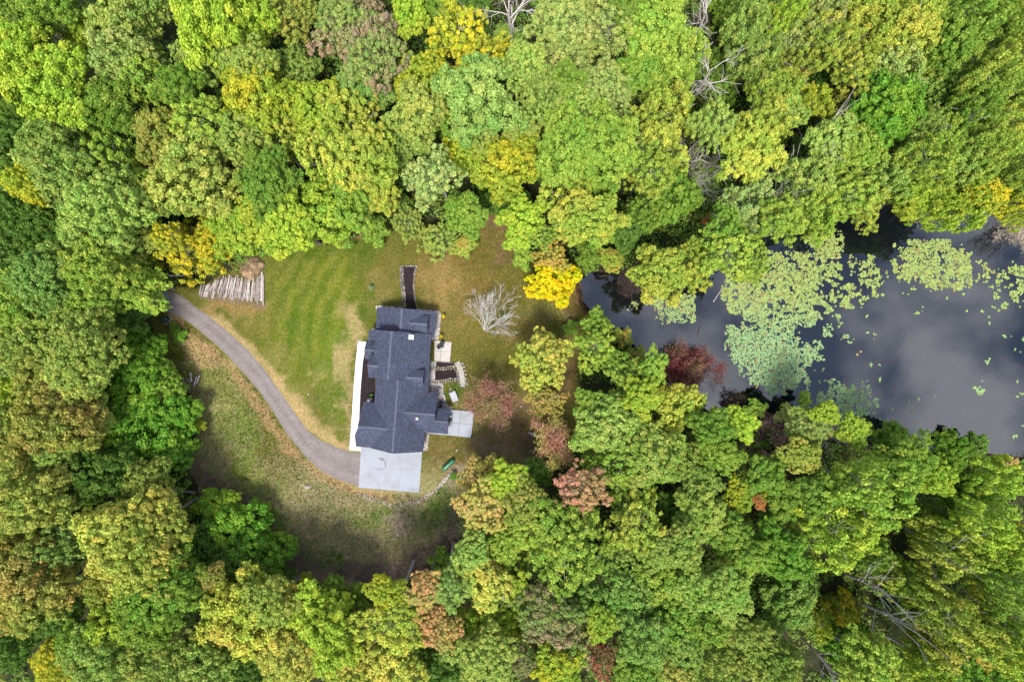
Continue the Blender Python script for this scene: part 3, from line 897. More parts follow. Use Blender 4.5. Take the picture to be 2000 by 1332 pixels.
stone_wall([(839, 745), (860, 745.6), (880, 742), (894, 740)], 'stone wall below the larger mulch bed, next to the gravel', 2, 0.22, 0.2)
stone_wall([(887, 717), (893, 728), (896, 741), (898, 752)], 'stone row on the left edge of the garden steps', 1, 0.22, 0.15)
stone_wall([(770.5, 603), (771.5, 598.6), (775, 597), (779.5, 598.4), (780.5, 603)], 'small stone ring of a window well against the north wall', 1, 0.16, 0.1)
stone_wall([(853, 706.3), (888, 708.6)], 'thin row of edging stones along the bottom of the garden patio', 1, 0.1, 0.2)
MB().box(tuple(gp(775.5, 601.2, 0.06)), (0.75, 0.45, 0.05)).build('window_well_shade', M_DARK)  # flat dark plate standing in for the shade inside the well
tag(bpy.data.objects['window_well_shade'], 'dark window well opening inside the small stone ring', 'window well')

# garden steps: thirteen pale slabs
M_STEP = speckle('limestone_step', lin(196, 188, 176), lin(236, 230, 220), 4, 0.8, 0.3, big=(0.8, 0.85, 1.08))
mid = gp(899, 730)
steps = empty('garden_steps', (mid.x, mid.y, mid.z)); tag(steps, 'curved flight of pale stone slab steps beside the mulch beds', 'steps')
cent = [(1080, 432, -30), (1112, 482, -22), (1136, 532, -17), (1156, 580, -13), (1172, 628, -9), (1190, 676, -6), (1200, 725, -4), (1206, 777, -2), (1210, 832, -1), (1216, 892, 0), (1232, 956, 2), (1238, 1020, 4), (1236, 1085, 7)]
for k, (tx, ty, ang) in enumerate(cent):
    x, y = 820 + tx / 14.8, 680 + ty / 14.8
    t = k / (len(cent) - 1)
    z = -0.86 + t * 0.92
    P = wp(x, y, z)
    mb = MB()
    w, d = (1.0, 0.33)
    rr = random.Random(k)
    pts = [(-w / 2 + rr.uniform(-.04, .04), -d / 2), (w / 2 + rr.uniform(-.05, .05), -d / 2 + rr.uniform(-.02, .02)), (w / 2 + rr.uniform(-.05, .05), d / 2), (-w / 2 + rr.uniform(-.04, .04), d / 2 + rr.uniform(-.02, .02))]
    a = -math.radians(ang)
    pts = [(p0 * math.cos(a) - p1 * math.sin(a) + P.x - mid.x, p0 * math.sin(a) + p1 * math.cos(a) + P.y - mid.y) for p0, p1 in pts]
    mb.prism(pts, z - mid.z - 0.35, z - mid.z + 0.05)
    mb.build('step', M_STEP, steps)
edge = empty('boulder_edging', tuple(gp(909, 730))); tag(edge, 'row of round pale boulders spaced along the right of the steps', 'boulders')
for k, (tx, ty, r) in enumerate([(1237, 440, .24), (1280, 540, .26), (1310, 645, .21), (1330, 755, .23), (1330, 880, .24), (1375, 1030, .27), (1345, 960, .14), (1290, 1110, .2)]):
    P = gp(820 + tx / 14.8, 680 + ty / 14.8, 0.1)
    o = MB().blob((0, 0, 0), (r, r * .9, r * .75), seed=60 + k, sub=2, amp=.07).build('boulder', stone_mats[0], edge, smooth=True)
    o.location = P - edge.location

# ------------------------------------------------------------------ things in the yard
M_CANVAS = speckle('hammock_canvas', lin(206, 208, 222), lin(232, 233, 240), 6, 0.9, 0.2)
M_ROPE = speckle('rope', lin(188, 182, 164), lin(220, 214, 198), 12, 0.9)
def hp(px, py, z): return wp(px, py, z)
A_, B_, C_, D_ = [hp(*q) for q in ((876.8, 768.4, .75), (888.6, 763.1, .75), (896, 781.5, .75), (883.9, 785.7, .75))]
apex1, apex2, end1, end2 = hp(879, 757.9, .95), hp(893, 792, .95), hp(877.3, 753, 1.15), hp(894.6, 797.4, 1.15)
hb = gp(886, 775)
ham = empty('hammock', (hb.x, hb.y, hb.z)); tag(ham, 'pale canvas hammock with spreader bars slung beside the gravel', 'hammock')
off = Vector((hb.x, hb.y, hb.z))
mb = MB(); N = 9
vs = []; fs = []
for i in range(N):
    for j in range(5):
        u, v = i / (N - 1), j / 4
        P = A_.lerp(D_, u).lerp(B_.lerp(C_, u), v)
        P = P - off; P.z -= 0.22 * (1 - (2 * u - 1) ** 2) + 0.03 * math.sin(v * math.pi)
        vs.append(P)
for i in range(N - 1):
    for j in range(4):
        a = i * 5 + j; fs.append((a, a + 1, a + 6, a + 5))
mb.add(vs, fs)
o = mb.build('canvas_bed', M_CANVAS, ham, smooth=True)
sol = o.modifiers.new('thickness', 'SOLIDIFY'); sol.thickness = 0.02
MB().tube([A_ - off, B_ - off], 0.03, 6).build('spreader_bar', M_ROPE, ham)
MB().tube([D_ - off, C_ - off], 0.03, 6).build('spreader_bar', M_ROPE, ham)
for (P, Q, ap) in ((A_, B_, apex1), (D_, C_, apex2)):
    mb = MB()
    for k in range(7):
        mb.tube([P.lerp(Q, k / 6) - off, ap - off], 0.014, 4)
    mb.build('cord_fan', M_ROPE, ham)
for ap, en in ((apex1, end1), (apex2, end2)):
    MB().tube([ap - off, en - off], 0.02, 5).build('rope', M_ROPE, ham)
    g = gp(*to_px(en.x, en.y))
    MB().tube([(en.x - off.x, en.y - off.y, g.z - off.z - .2), (en.x - off.x, en.y - off.y, 1.25 - off.z)], 0.05, 8).build('post', speckle('post_wood', lin(110, 92, 72), lin(150, 130, 104), 8), ham)

# propane tank
M_TANK = speckle('green_tank_paint', lin(24, 122, 84), lin(34, 146, 102), 3, 0.35, 0.05, spec=0.5)
a1, a2 = wp(868.2, 914.6, .75), wp(884.2, 900.6, .75)
tb = gp(876, 908)
tank = empty('propane_tank', (tb.x, tb.y, tb.z)); tag(tank, 'long green propane tank on the dry grass beside the apron', 'propane tank')
d = (a2 - a1); L = d.length; d.normalize()
prof = []
for k in range(13):
    t = -math.pi / 2 + math.pi * k / 12
    s = math.sin(t) * .4; r = max(0.015, math.cos(t) * .4)
    prof.append(((a1 + d * s) if k <= 6 else (a2 + d * s), r))
prof.insert(7, (a2.copy(), .4))
MB().tube([q[0] - tb for q in prof], [q[1] for q in prof], 20).build('tank_shell', M_TANK, tank, smooth=True)
ctr = (a1 + a2) / 2 - tb
MB().tube([ctr + Vector((0, 0, .36)), ctr + Vector((0, 0, .52))], [.16, .14], 12).build('valve_dome', M_TANK, tank)
MB().tube([ctr + d * .55 + Vector((0, 0, .38)), ctr + d * .55 + Vector((0, 0, .46))], .05, 8).build('filler_cap', M_DARK, tank)
for s in (-.7, .7):
    q = ctr + d * s
    MB().box((q.x, q.y, .2), (.2, .6, .5), math.atan2(d.y, d.x)).build('cradle', M_TANK, tank)

# utility cabinet by the drive
ub = gp(326.5, 624)
util = empty('utility_box', (ub.x, ub.y, 0), math.radians(35)); tag(util, 'dark green utility cabinet on a pad beside the drive', 'utility box')
M_UTIL = speckle('utility_green', lin(44, 70, 52), lin(62, 92, 70), 3, 0.5)
MB().box((0, 0, .06), (1.3, 1.2, .12)).build('pad', M_CONC, util)
b = MB(); b.box((0, 0, .5), (1.0, .9, .78), taper=.06); b.build('cabinet', M_UTIL, util)
MB().box((0, 0, .92), (1.06, .96, .06), taper=.2).build('lid', M_UTIL, util)
MB().box((0.16, -.1, .96), (.16, .1, .03)).build('lock', M_WHITE, util)

# patio things
def chair(px, py, rz, label):
    P = gp(px, py); z = -0.8
    e = empty('patio_chair', (P.x, P.y, z), rz); tag(e, label, 'chair', 'dark chairs on the garden patio')
    MB().box((0, 0, .42), (.62, .6, .1)).build('seat', M_DARK, e)
    MB().box((0, .3, .72), (.62, .1, .6)).build('backrest', M_DARK, e)
    for x in (-.3, .3):
        MB().box((x, 0, .6), (.07, .58, .06)).build('armrest', M_DARK, e)
        for y in (-.25, .25):
            MB().box((x * .95, y, .19), (.05, .05, .38)).build('leg', M_DARK, e)
chair(864.6, 670.6, 0.7, 'dark patio chair near the top edge of the garden patio')
chair(858.6, 677.2, 2.2, 'dark patio chair nearer the house on the garden patio')
P = gp(865.2, 677)
e = empty('side_table', (P.x, P.y, -.8)); tag(e, 'small round dark side table between the patio chairs', 'table')
MB().tube([(0, 0, .44), (0, 0, .48)], .2, 14).build('table_top', M_DARK, e)
MB().tube([(0, 0, 0.02), (0, 0, .44)], .04, 8).build('leg', M_DARK, e)
MB().tube([(0, 0, 0), (0, 0, .03)], .15, 12).build('base', M_DARK, e)
P = wp(880.6, 815.4, .3)
e = empty('patio_grill', (P.x, P.y, .32), HTH); tag(e, 'dark cabinet with round white top on the patio by the house', 'grill')
MB().box((0, -.32, .42), (.5, .5, .8)).build('cabinet', M_DARK, e)
b = MB(); b.tube([(0, .3, 0), (0, .3, .75), (0, .3, .95), (0, .3, 1.05)], [.2, .26, .24, .1], 16); b.build('round_lid', M_WHITE, e, smooth=True)
M_TEAL = speckle('teal_cover', lin(96, 160, 152), lin(130, 184, 176), 5, .6)
MB().box((0.02, -.72, .02), (.4, .22, .03)).build('mat', M_TEAL, e)
P = gp(862.4, 785.2)
e = empty('round_basin', (P.x, P.y, P.z)); tag(e, 'round grey basin with dark inside on the gravel', 'basin')
M_BAS = speckle('galvanised', lin(108, 112, 130), lin(150, 154, 170), 5, .5)
rim = MB(); n = 20; vs = []; fs = []
for (r, z) in ((.5, 0), (.5, .5), (.38, .5), (.36, .2)):
    vs += [(math.cos(2 * math.pi * k / n) * r, math.sin(2 * math.pi * k / n) * r, z) for k in range(n)]
for q in range(3):
    fs += [(q * n + k, q * n + (k + 1) % n, (q + 1) * n + (k + 1) % n, (q + 1) * n + k) for k in range(n)]
rim.add(vs, fs).build('basin_wall', M_BAS, e)
MB().tube([(0, 0, .2), (0, 0, .24)], .37, 20).build('basin_floor', speckle('dark_blue', lin(20, 34, 60), lin(34, 50, 84), 3, .2), e)
MB().box((.06, -.1, .36), (.14, .2, .1), .5).build('cup', M_WHITE, e)
MB().box(tuple(gp(860.6, 792.8, .2)), (.42, .42, .42), HTH).build('dark_crate', M_DARK)
tag(bpy.data.objects['dark_crate'], 'small dark crate on the gravel beside the round basin', 'crate')
for (x, y, w) in ((925, 805, 'top'), (921.2, 852.6, 'bottom')):
    P = wp(x, y, .3)
    e = empty('corner_post', (P.x, P.y, .32), HTH); tag(e, 'short dark post at the %s right corner of the raised patio' % w, 'post')  # plain short post, holds no lamp
    MB().box((0, 0, .2), (.26, .26, .4)).build('post_body', M_DARK, e)
    MB().box((0, 0, .44), (.34, .34, .07), taper=.3).build('post_cap', M_DARK, e)
for (x, y, l) in ((1017.6, 793, 'small white standing pipe on the grass right of the red leaved tree'), (892, 879, 'tiny white pipe cap in the grass above the propane tank'), (603, 770.5, 'tiny white pipe cap on the front lawn near the drive')):
    P = gp(x, y)
    e = empty('standpipe', tuple(P)); tag(e, l, 'pipe')
    MB().tube([(0, 0, -.1), (0, 0, .5 if x > 1000 else .2)], .09, 10).build('pipe', M_WHITE, e)
    MB().tube([(0, 0, .5 if x > 1000 else .2), (0, 0, .56 if x > 1000 else .25)], .12, 10).build('cap', M_WHITE, e)
P = gp(600, 951, .05)
tag(MB().blob(tuple(P), (.38, .6, .2), seed=4, sub=2, amp=.08).build('boulder', stone_mats[0], smooth=True), 'pale flat boulder lying alone in the meadow below the drive', 'boulder')

# ------------------------------------------------------------------ log piles
M_LOGS = [speckle('log_bark_pale', lin(200, 184, 178, .55), lin(246, 236, 230, .55), 5, .9, .4, big=(1.5, .7, 1.1)),
          speckle('log_bark_grey', lin(150, 136, 132, .5), lin(214, 200, 194, .5), 6, .9, .4, big=(1.5, .75, 1.15)),
          speckle('log_bark_brown', lin(132, 104, 86), lin(206, 172, 140), 6, .9, .4, big=(1.5, .75, 1.15))]
M_CUT = speckle('cut_wood', lin(196, 164, 124), lin(224, 196, 158), 9, .8)
ORD = ['zeroth', 'first', 'second', 'third', 'fourth', 'fifth', 'sixth', 'seventh', 'eighth', 'ninth', 'tenth', 'eleventh', 'twelfth', 'thirteenth', 'fourteenth', 'fifteenth', 'sixteenth', 'seventeenth', 'eighteenth', 'nineteenth', 'twentieth']
TENS = {2: 'twenty', 3: 'thirty', 4: 'forty'}
def ordw(n):
    if n <= 20: return ORD[n]
    t, u = divmod(n, 10)
    return (TENS[t] + '-' + ORD[u]) if u else TENS[t][:-1] + 'ieth'
lrng = random.Random(9)
def log(p0, p1, r, label, group, cat='log'):
    """a cut log between two points"""
    c = (p0 + p1) / 2
    e = empty('cut_log', tuple(c)); tag(e, label, cat, group)
    n = 6
    pts = [p0.lerp(p1, k / (n - 1)) - c + Vector((lrng.gauss(0, .025), 0, lrng.gauss(0, .02))) for k in range(n)]
    rad = [r * (1.06 - .12 * k / (n - 1)) * lrng.uniform(.95, 1.05) for k in range(n)]
    MB().tube(pts, rad, 9, cap=False).build('log_bark', lrng.choice(M_LOGS[:2] * 2 + M_LOGS), e, smooth=True)
    d = (p1 - p0).normalized()
    for q, s in ((pts[0], -1), (pts[-1], 1)):
        MB().tube([q - d * s * .02, q + d * s * .012], rad[0] * .99, 9).build('cut_end', M_CUT, e)
top_y = lambda x: np.interp(x, [390, 402, 420, 430, 445, 460, 472, 480, 490, 498, 504, 510, 515], [558, 557, 549, 541, 541, 538, 543, 549, 544, 546, 541, 533, 535])
bot_y = lambda x: np.interp(x, [386, 400, 420, 440, 460, 480, 500, 515], [572, 578, 580, 582, 586, 585, 590, 594])
NL = 42
for k in range(NL):
    xb = 389 + (514 - 389) * k / (NL - 1) + lrng.uniform(-.6, .6)
    lean = np.interp(xb, [389, 430, 470, 500, 514], [5, 9, 6, 2, 0]) + lrng.uniform(-1.2, 1.2)
    r = lrng.uniform(.085, .15) if k < NL - 3 else .17
    yb, yt = bot_y(xb) + lrng.uniform(-5, 4), top_y(xb + lean) + lrng.uniform(-3, 4)
    z = r + 0.03
    log(wp(xb, yb, z), wp(xb + lean, yt, z + lrng.uniform(0, .05)), r, '%s log from the left on the ground in the large log pile' % ordw(k + 1), 'logs of the large log pile')
for k in range(13):
    xb = 402 + 8.4 * k + lrng.uniform(-2, 2)
    lean = np.interp(xb, [389, 430, 470, 500, 514], [7, 9, 5, 2, 0]) + lrng.uniform(-2, 2)
    r = lrng.uniform(.09, .15)
    z = r + .27
    log(wp(xb, bot_y(xb) - lrng.uniform(5, 12), z), wp(xb + lean, top_y(xb + lean) + lrng.uniform(1, 6), z), r, '%s log from the left lying on top of the large log pile' % ordw(k + 1), 'logs of the large log pile')
for k, (x0, y0, x1, y1) in enumerate([(358, 736, 359, 752), (363, 740, 364.5, 762), (368, 741, 369.5, 767), (372, 728, 374, 746), (384, 735, 378, 755), (389, 733, 383, 750)]):
    log(wp(x0, y0, .16), wp(x1, y1, .16), .15, '%s grey log from the left in the small pile at the wood edge' % ordw(k + 1), 'logs of the small pile at the wood edge')
# scraps of bark and sticks round both piles
M_SCRAP = speckle('bark_scrap', lin(150, 122, 108), lin(220, 196, 178), 9, .95)
mb = MB()
for k in range(700):
    if k < 480: x = lrng.uniform(388, 518); y = bot_y(x) + lrng.gauss(2, 4)
    else: x, y = lrng.gauss(378, 9), lrng.gauss(746, 9)
    P = gp(x, y, lrng.uniform(.02, .08)); a = lrng.uniform(0, 6.28); l = lrng.uniform(.1, .4)
    mb.tube([P, P + Vector((math.cos(a) * l, math.sin(a) * l, lrng.uniform(0, .06)))], lrng.uniform(.015, .05), 4, cap=False)
tag(mb.build('bark_scraps', M_SCRAP), 'loose bark scraps and sticks around the log piles', 'bark scraps', kind='stuff')
# heap of dry cuttings above the logs
hc = gp(491, 521)
heap = empty('straw_heap', tuple(hc)); tag(heap, 'heap of dry tan cuttings behind the large log pile', 'heap')
vs, fs = ICO[3]
out = []
for v in vs:
    a = math.atan2(v[1], v[0]); k = 1 + .22 * math.sin(3 * a + 1) + .14 * math.sin(7 * a) + lrng.uniform(-.1, .1)
    out.append((v[0] * 2.0 * k, v[1] * 2.0 * k, max(-.1, v[2]) * 1.15 * (1 + lrng.uniform(-.16, .16)) * (1 - .35 * (v[0] ** 2))))
M_STRAW = speckle('dry_cuttings', lin(166, 132, 102, .5), lin(236, 204, 164, .5), 7, .95, .9, .1, big=(1.0, .6, 1.15))
MB().add(out, fs).build('heap_body', M_STRAW, heap, smooth=True)
mb = MB()
for k in range(900):
    a, e_ = lrng.uniform(0, 6.28), lrng.uniform(.1, 1.5)
    c = Vector((math.cos(a) * math.cos(e_) * 2.05, math.sin(a) * math.cos(e_) * 2.05, math.sin(e_) * 1.15))
    t = Vector((lrng.gauss(0, 1), lrng.gauss(0, 1), lrng.gauss(0, .4))).normalized() * lrng.uniform(.12, .4)
    mb.tube([c - t, c + t], lrng.uniform(.01, .025), 3, cap=False)
mb.build('loose_stalks', M_STRAW, heap)['kind'] = 'stuff'
# white log under the yellow tree, stick lodge in the shallows
log(wp(331, 538.5, .9), wp(361, 537.5, 1.1), .2, 'pale log lying across the brush under the yellow tree', None)
lc = gp(1232, 545)
lodge = empty('stick_heap', (lc.x, lc.y, LAKE_Z)); tag(lodge, 'heap of grey sticks and dead brush at the left end of the pond', 'stick heap')
M_STICK = speckle('grey_stick', lin(70, 56, 52), lin(140, 118, 108), 7, .9)
vs, fs = ICO[2]
MB().add([(v[0] * 2.3, v[1] * 3.0, max(-.3, v[2]) * 1.1 * (1 + lrng.uniform(-.1, .1))) for v in vs], fs).build('mud_core', speckle('mud', lin(30, 24, 22), lin(58, 46, 42), 5, .95), lodge)
mb = MB()
for k in range(420):
    a, rr_ = lrng.uniform(0, 6.28), abs(lrng.gauss(0, .55))
    c = Vector((math.cos(a) * rr_ * 2.6, math.sin(a) * rr_ * 3.4, max(.05, 1.15 - rr_ * .9)))
    t = Vector((lrng.gauss(0, 1), lrng.gauss(0, 1), lrng.gauss(0, .35))).normalized() * lrng.uniform(.3, 1.1)
    mb.tube([c - t, c + t], lrng.uniform(.012, .04), 4, cap=False)
mb.build('sticks', M_STICK, lodge)['kind'] = 'stuff'
for k, (x0, y0, x1, y1, l) in enumerate([(1171, 541, 1190, 538, 'thin pale branch floating in the dark pond inlet'), (1211, 552, 1234, 536, 'thin branch slanting from the stick heap into the water'), (1393, 590, 1414, 558, 'pale bleached branch lying in the water by the lily pads'), (1362, 655, 1368, 636, 'short sunken branch in the pond above the red tree')]):
    p0, p1 = wp(x0, y0, LAKE_Z + .05), wp(x1, y1, LAKE_Z + .3)
    c = (p0 + p1) / 2
    mb = MB(); mb.tube([p0 - c, Vector((.05, .08, 0)), p1 - c], [.07, .06, .03], 6); mb.tube([Vector((.05, .08, 0)), (p1 - c) * .6 + Vector((.3, -.3, .1))], [.04, .02], 5)
    tag(mb.build('fallen_branch', M_LOGS[0] if k == 2 else M_STICK, loc=tuple(c)), l, 'branch')

# ------------------------------------------------------------------ foliage
m = bpy.data.materials.new('foliage'); m.use_nodes = True
nt = m.node_tree; nt.nodes.clear()
out = nt.nodes.new('ShaderNodeOutputMaterial')
oi = nt.nodes.new('ShaderNodeObjectInfo')
at = nt.nodes.new('ShaderNodeAttribute'); at.attribute_name = 'leaf'
tn = nt.nodes.new('ShaderNodeAttribute'); tn.attribute_type = 'OBJECT'; tn.attribute_name = 'tint'
ta = nt.nodes.new('ShaderNodeAttribute'); ta.attribute_type = 'OBJECT'; ta.attribute_name = 'tint_amount'
sp = nt.nodes.new('ShaderNodeSeparateColor'); nt.links.new(at.outputs['Color'], sp.inputs[0])
# clumps whose random value lies under tint_amount take the autumn tint
lt = nt.nodes.new('ShaderNodeMath'); lt.operation = 'SUBTRACT'
nt.links.new(ta.outputs['Fac'], lt.inputs[0]); nt.links.new(sp.outputs[0], lt.inputs[1])
sc_ = nt.nodes.new('ShaderNodeMath'); sc_.operation = 'MULTIPLY_ADD'; sc_.use_clamp = True; sc_.inputs[1].default_value = 1.8; sc_.inputs[2].default_value = 0.45
nt.links.new(lt.outputs[0], sc_.inputs[0])
base = mul_node(nt, oi.outputs['Color'], tn.outputs['Color'], sc_.outputs[0], 'MIX')
lv = ramp_node(nt, sp.outputs[1], [(0.0, (0.55, 0.64, 0.5)), (0.5, (1, 1, 1)), (1.0, (1.45, 1.42, 1.36))])
cv = ramp_node(nt, sp.outputs[2], [(0.0, (0.76, 0.92, 0.86)), (1.0, (1.22, 1.08, 1.1))])
c1 = mul_node(nt, base, lv.outputs['Color']); c1 = mul_node(nt, c1, cv.outputs['Color'])
df = nt.nodes.new('ShaderNodeBsdfDiffuse'); nt.links.new(c1, df.inputs['Color'])
tr = nt.nodes.new('ShaderNodeBsdfTranslucent')
c2 = mul_node(nt, c1, (1.04, 1.1, 0.68)); nt.links.new(c2, tr.inputs['Color'])
gl = nt.nodes.new('ShaderNodeBsdfGlossy'); gl.inputs['Roughness'].default_value = 0.5; gl.inputs['Color'].default_value = (0.5, 0.55, 0.5, 1)
mx = nt.nodes.new('ShaderNodeMixShader'); mx.inputs[0].default_value = 0.30
nt.links.new(df.outputs[0], mx.inputs[1]); nt.links.new(tr.outputs[0], mx.inputs[2])
mg = nt.nodes.new('ShaderNodeMixShader'); mg.inputs[0].default_value = 0.02
nt.links.new(mx.outputs[0], mg.inputs[1]); nt.links.new(gl.outputs[0], mg.inputs[2])
nt.links.new(mg.outputs[0], out.inputs['Surface'])
M_LEAF = m
M_BARK = speckle('bark', lin(104, 98, 92, .5), lin(172, 164, 156, .5), 4, .95, .6, .05, big=(.6, .8, 1.15))
M_BARK_PALE = speckle('bark_pale', lin(150, 144, 138, .55), lin(212, 206, 198, .55), 4, .9, .5, .04, big=(.6, .8, 1.1))
M_DEAD = speckle('dead_wood', lin(196, 184, 178, .62), lin(250, 242, 236, .62), 4, .9, .4, .03)

def crown_mesh(name, seed, clumps=90, clump_r=(.13, .24), leaves=13000, leaf=.05, zlo=-.62, ztop=.72, dome=1.0, gap=0.0, spread=.6, lobes=5, lobe_amp=.22, fill=.16, depth=.15, zstretch=1.0):
    """unit crown (radius about 1): leaves set on the outsides of many clumps"""
    rng = np.random.default_rng(seed)
    # clump centres over a lobed dome, kept apart from each other
    ph = rng.uniform(0, 6.28, 3)
    cs, rs = [], []
    tries = 0
    while len(cs) < clumps and tries < clumps * 40:
        tries += 1
        z = rng.uniform(-.55, 1); a = rng.uniform(0, 6.28)
        k = 1 + lobe_amp * math.sin(lobes * a + ph[0]) * (1 - .5 * abs(z)) + .13 * math.sin(2 * a + ph[1] + 3 * z) + .08 * math.sin(9 * a + ph[2]) + rng.uniform(-.10, .08)
        hr = math.sqrt(max(0, 1 - z * z)) ** dome
        r = rng.uniform(*clump_r)
        sh = (1 - r * .8) * (1 - depth * rng.random() ** 2)
        c = np.array([math.cos(a) * hr * k * sh, math.sin(a) * hr * k * sh, (ztop * z if z > 0 else -zlo * z) * (1 + .05 * rng.normal()) * (.92 if z > 0 else 1)])
        if any(np.linalg.norm(c - q) < (r + s) * (.62 + gap) for q, s in zip(cs, rs)): continue
        cs.append(c); rs.append(r)
    cs, rs = np.array(cs), np.array(rs)
    w = rs ** 2; w = w / w.sum()
    n = int(leaves * (1 - fill))
    ci = rng.choice(len(cs), n, p=w)
    out = unit(cs * np.array([1, 1, 1.2]) + np.array([0, 0, .35]))
    d = unit(rng.normal(size=(n, 3)) + out[ci] * 1.05)
    rad = rs[ci] * (1 - np.abs(rng.normal(0, .28, n)) + .55 * (rng.random(n) < .07) * rng.random(n)) * (1 + .22 * np.sin(7 * d[:, 0] + ci) * np.sin(6 * d[:, 1] + 2 * ci))
    C = cs[ci] + d * rad[:, None] * np.array([1, 1, .9 * zstretch])
    N = unit(d * .6 + np.array([0, 0, .45]) + rng.normal(size=(n, 3)) * spread)
    field = .5 + .3 * np.sin(2.1 * cs[:, 0] + ph[0]) * np.cos(2.3 * cs[:, 1] + ph[1]) + .28 * np.sin(3.4 * cs[:, 1] - 2 * cs[:, 0] + ph[2])
    cr = np.clip(.62 * field + .38 * rng.random(len(cs)), 0, 1)[ci]; cb = rng.random(len(cs))[ci]
    # inner leaves
    n2 = leaves - n
    z = rng.uniform(zlo * .8, ztop * .6, n2); a = rng.uniform(0, 6.28, n2); rr = np.sqrt(rng.random(n2)) * .74 * np.sqrt(np.clip(1 - (z / np.where(z > 0, ztop, -zlo)) ** 2, 0.05, 1))
    C2 = np.stack([np.cos(a) * rr, np.sin(a) * rr, z], -1)
    N2 = unit(rng.normal(size=(n2, 3)) + np.array([0, 0, .8]))
    C, N = np.concatenate([C, C2]), np.concatenate([N, N2])
    cr, cb = np.concatenate([cr, rng.random(n2)]), np.concatenate([cb, rng.random(n2) * .4])
    S = leaf * np.exp(rng.normal(0, .3, len(C)))
    Q = leaf_quads(C, N, S, rng)
    lr = np.clip(rng.normal(.5, .22, len(C)), 0, 1)
    me = quads_mesh(name, Q, np.stack([np.clip(cr + rng.normal(0, .08, len(cr)), 0, 1), lr, cb, np.ones(len(C))], -1))
    me.materials.append(M_LEAF)
    return me

CROWNS = {'dome': [], 'loose': [], 'lobed': [], 'fine': [], 'feather': [], 'shrub': []}
for k in range(8): CROWNS['dome'].append(crown_mesh('crown_dome', 100 + k, clumps=190, clump_r=(.06, .17), leaves=27000, leaf=.028, lobes=3 + k % 4, lobe_amp=.18 + .02 * k, gap=.04, depth=.22))
for k in range(5): CROWNS['loose'].append(crown_mesh('crown_loose', 200 + k, clumps=150, clump_r=(.05, .13), leaves=19000, leaf=.028, gap=.18, spread=.8, lobes=3 + k % 4, lobe_amp=.3, fill=.10, zlo=-.8, ztop=.85, depth=.35))
for k in range(4): CROWNS['lobed'].append(crown_mesh('crown_lobed', 300 + k, clumps=85, clump_r=(.09, .24), leaves=23000, leaf=.031, gap=.06, lobes=4 + k % 3, lobe_amp=.28, depth=.2))
for k in range(6): CROWNS['fine'].append(crown_mesh('crown_fine', 400 + k, clumps=260, clump_r=(.05, .12), leaves=27000, leaf=.024, gap=.03, spread=.7, depth=.2, lobe_amp=.22))
for k in range(5): CROWNS['feather'].append(crown_mesh('crown_feather', 600 + k, clumps=120, clump_r=(.06, .13), leaves=20000, leaf=.028, gap=.05, spread=.85, zstretch=2.3, zlo=-.9, ztop=1.0, depth=.4, lobes=3 + k % 3, lobe_amp=.3, fill=.12))
for k in range(3): CROWNS['shrub'].append(crown_mesh('crown_shrub', 500 + k, clumps=70, clump_r=(.12, .28), leaves=6500, leaf=.06, zlo=-.35, ztop=.8, depth=.25, lobe_amp=.3))

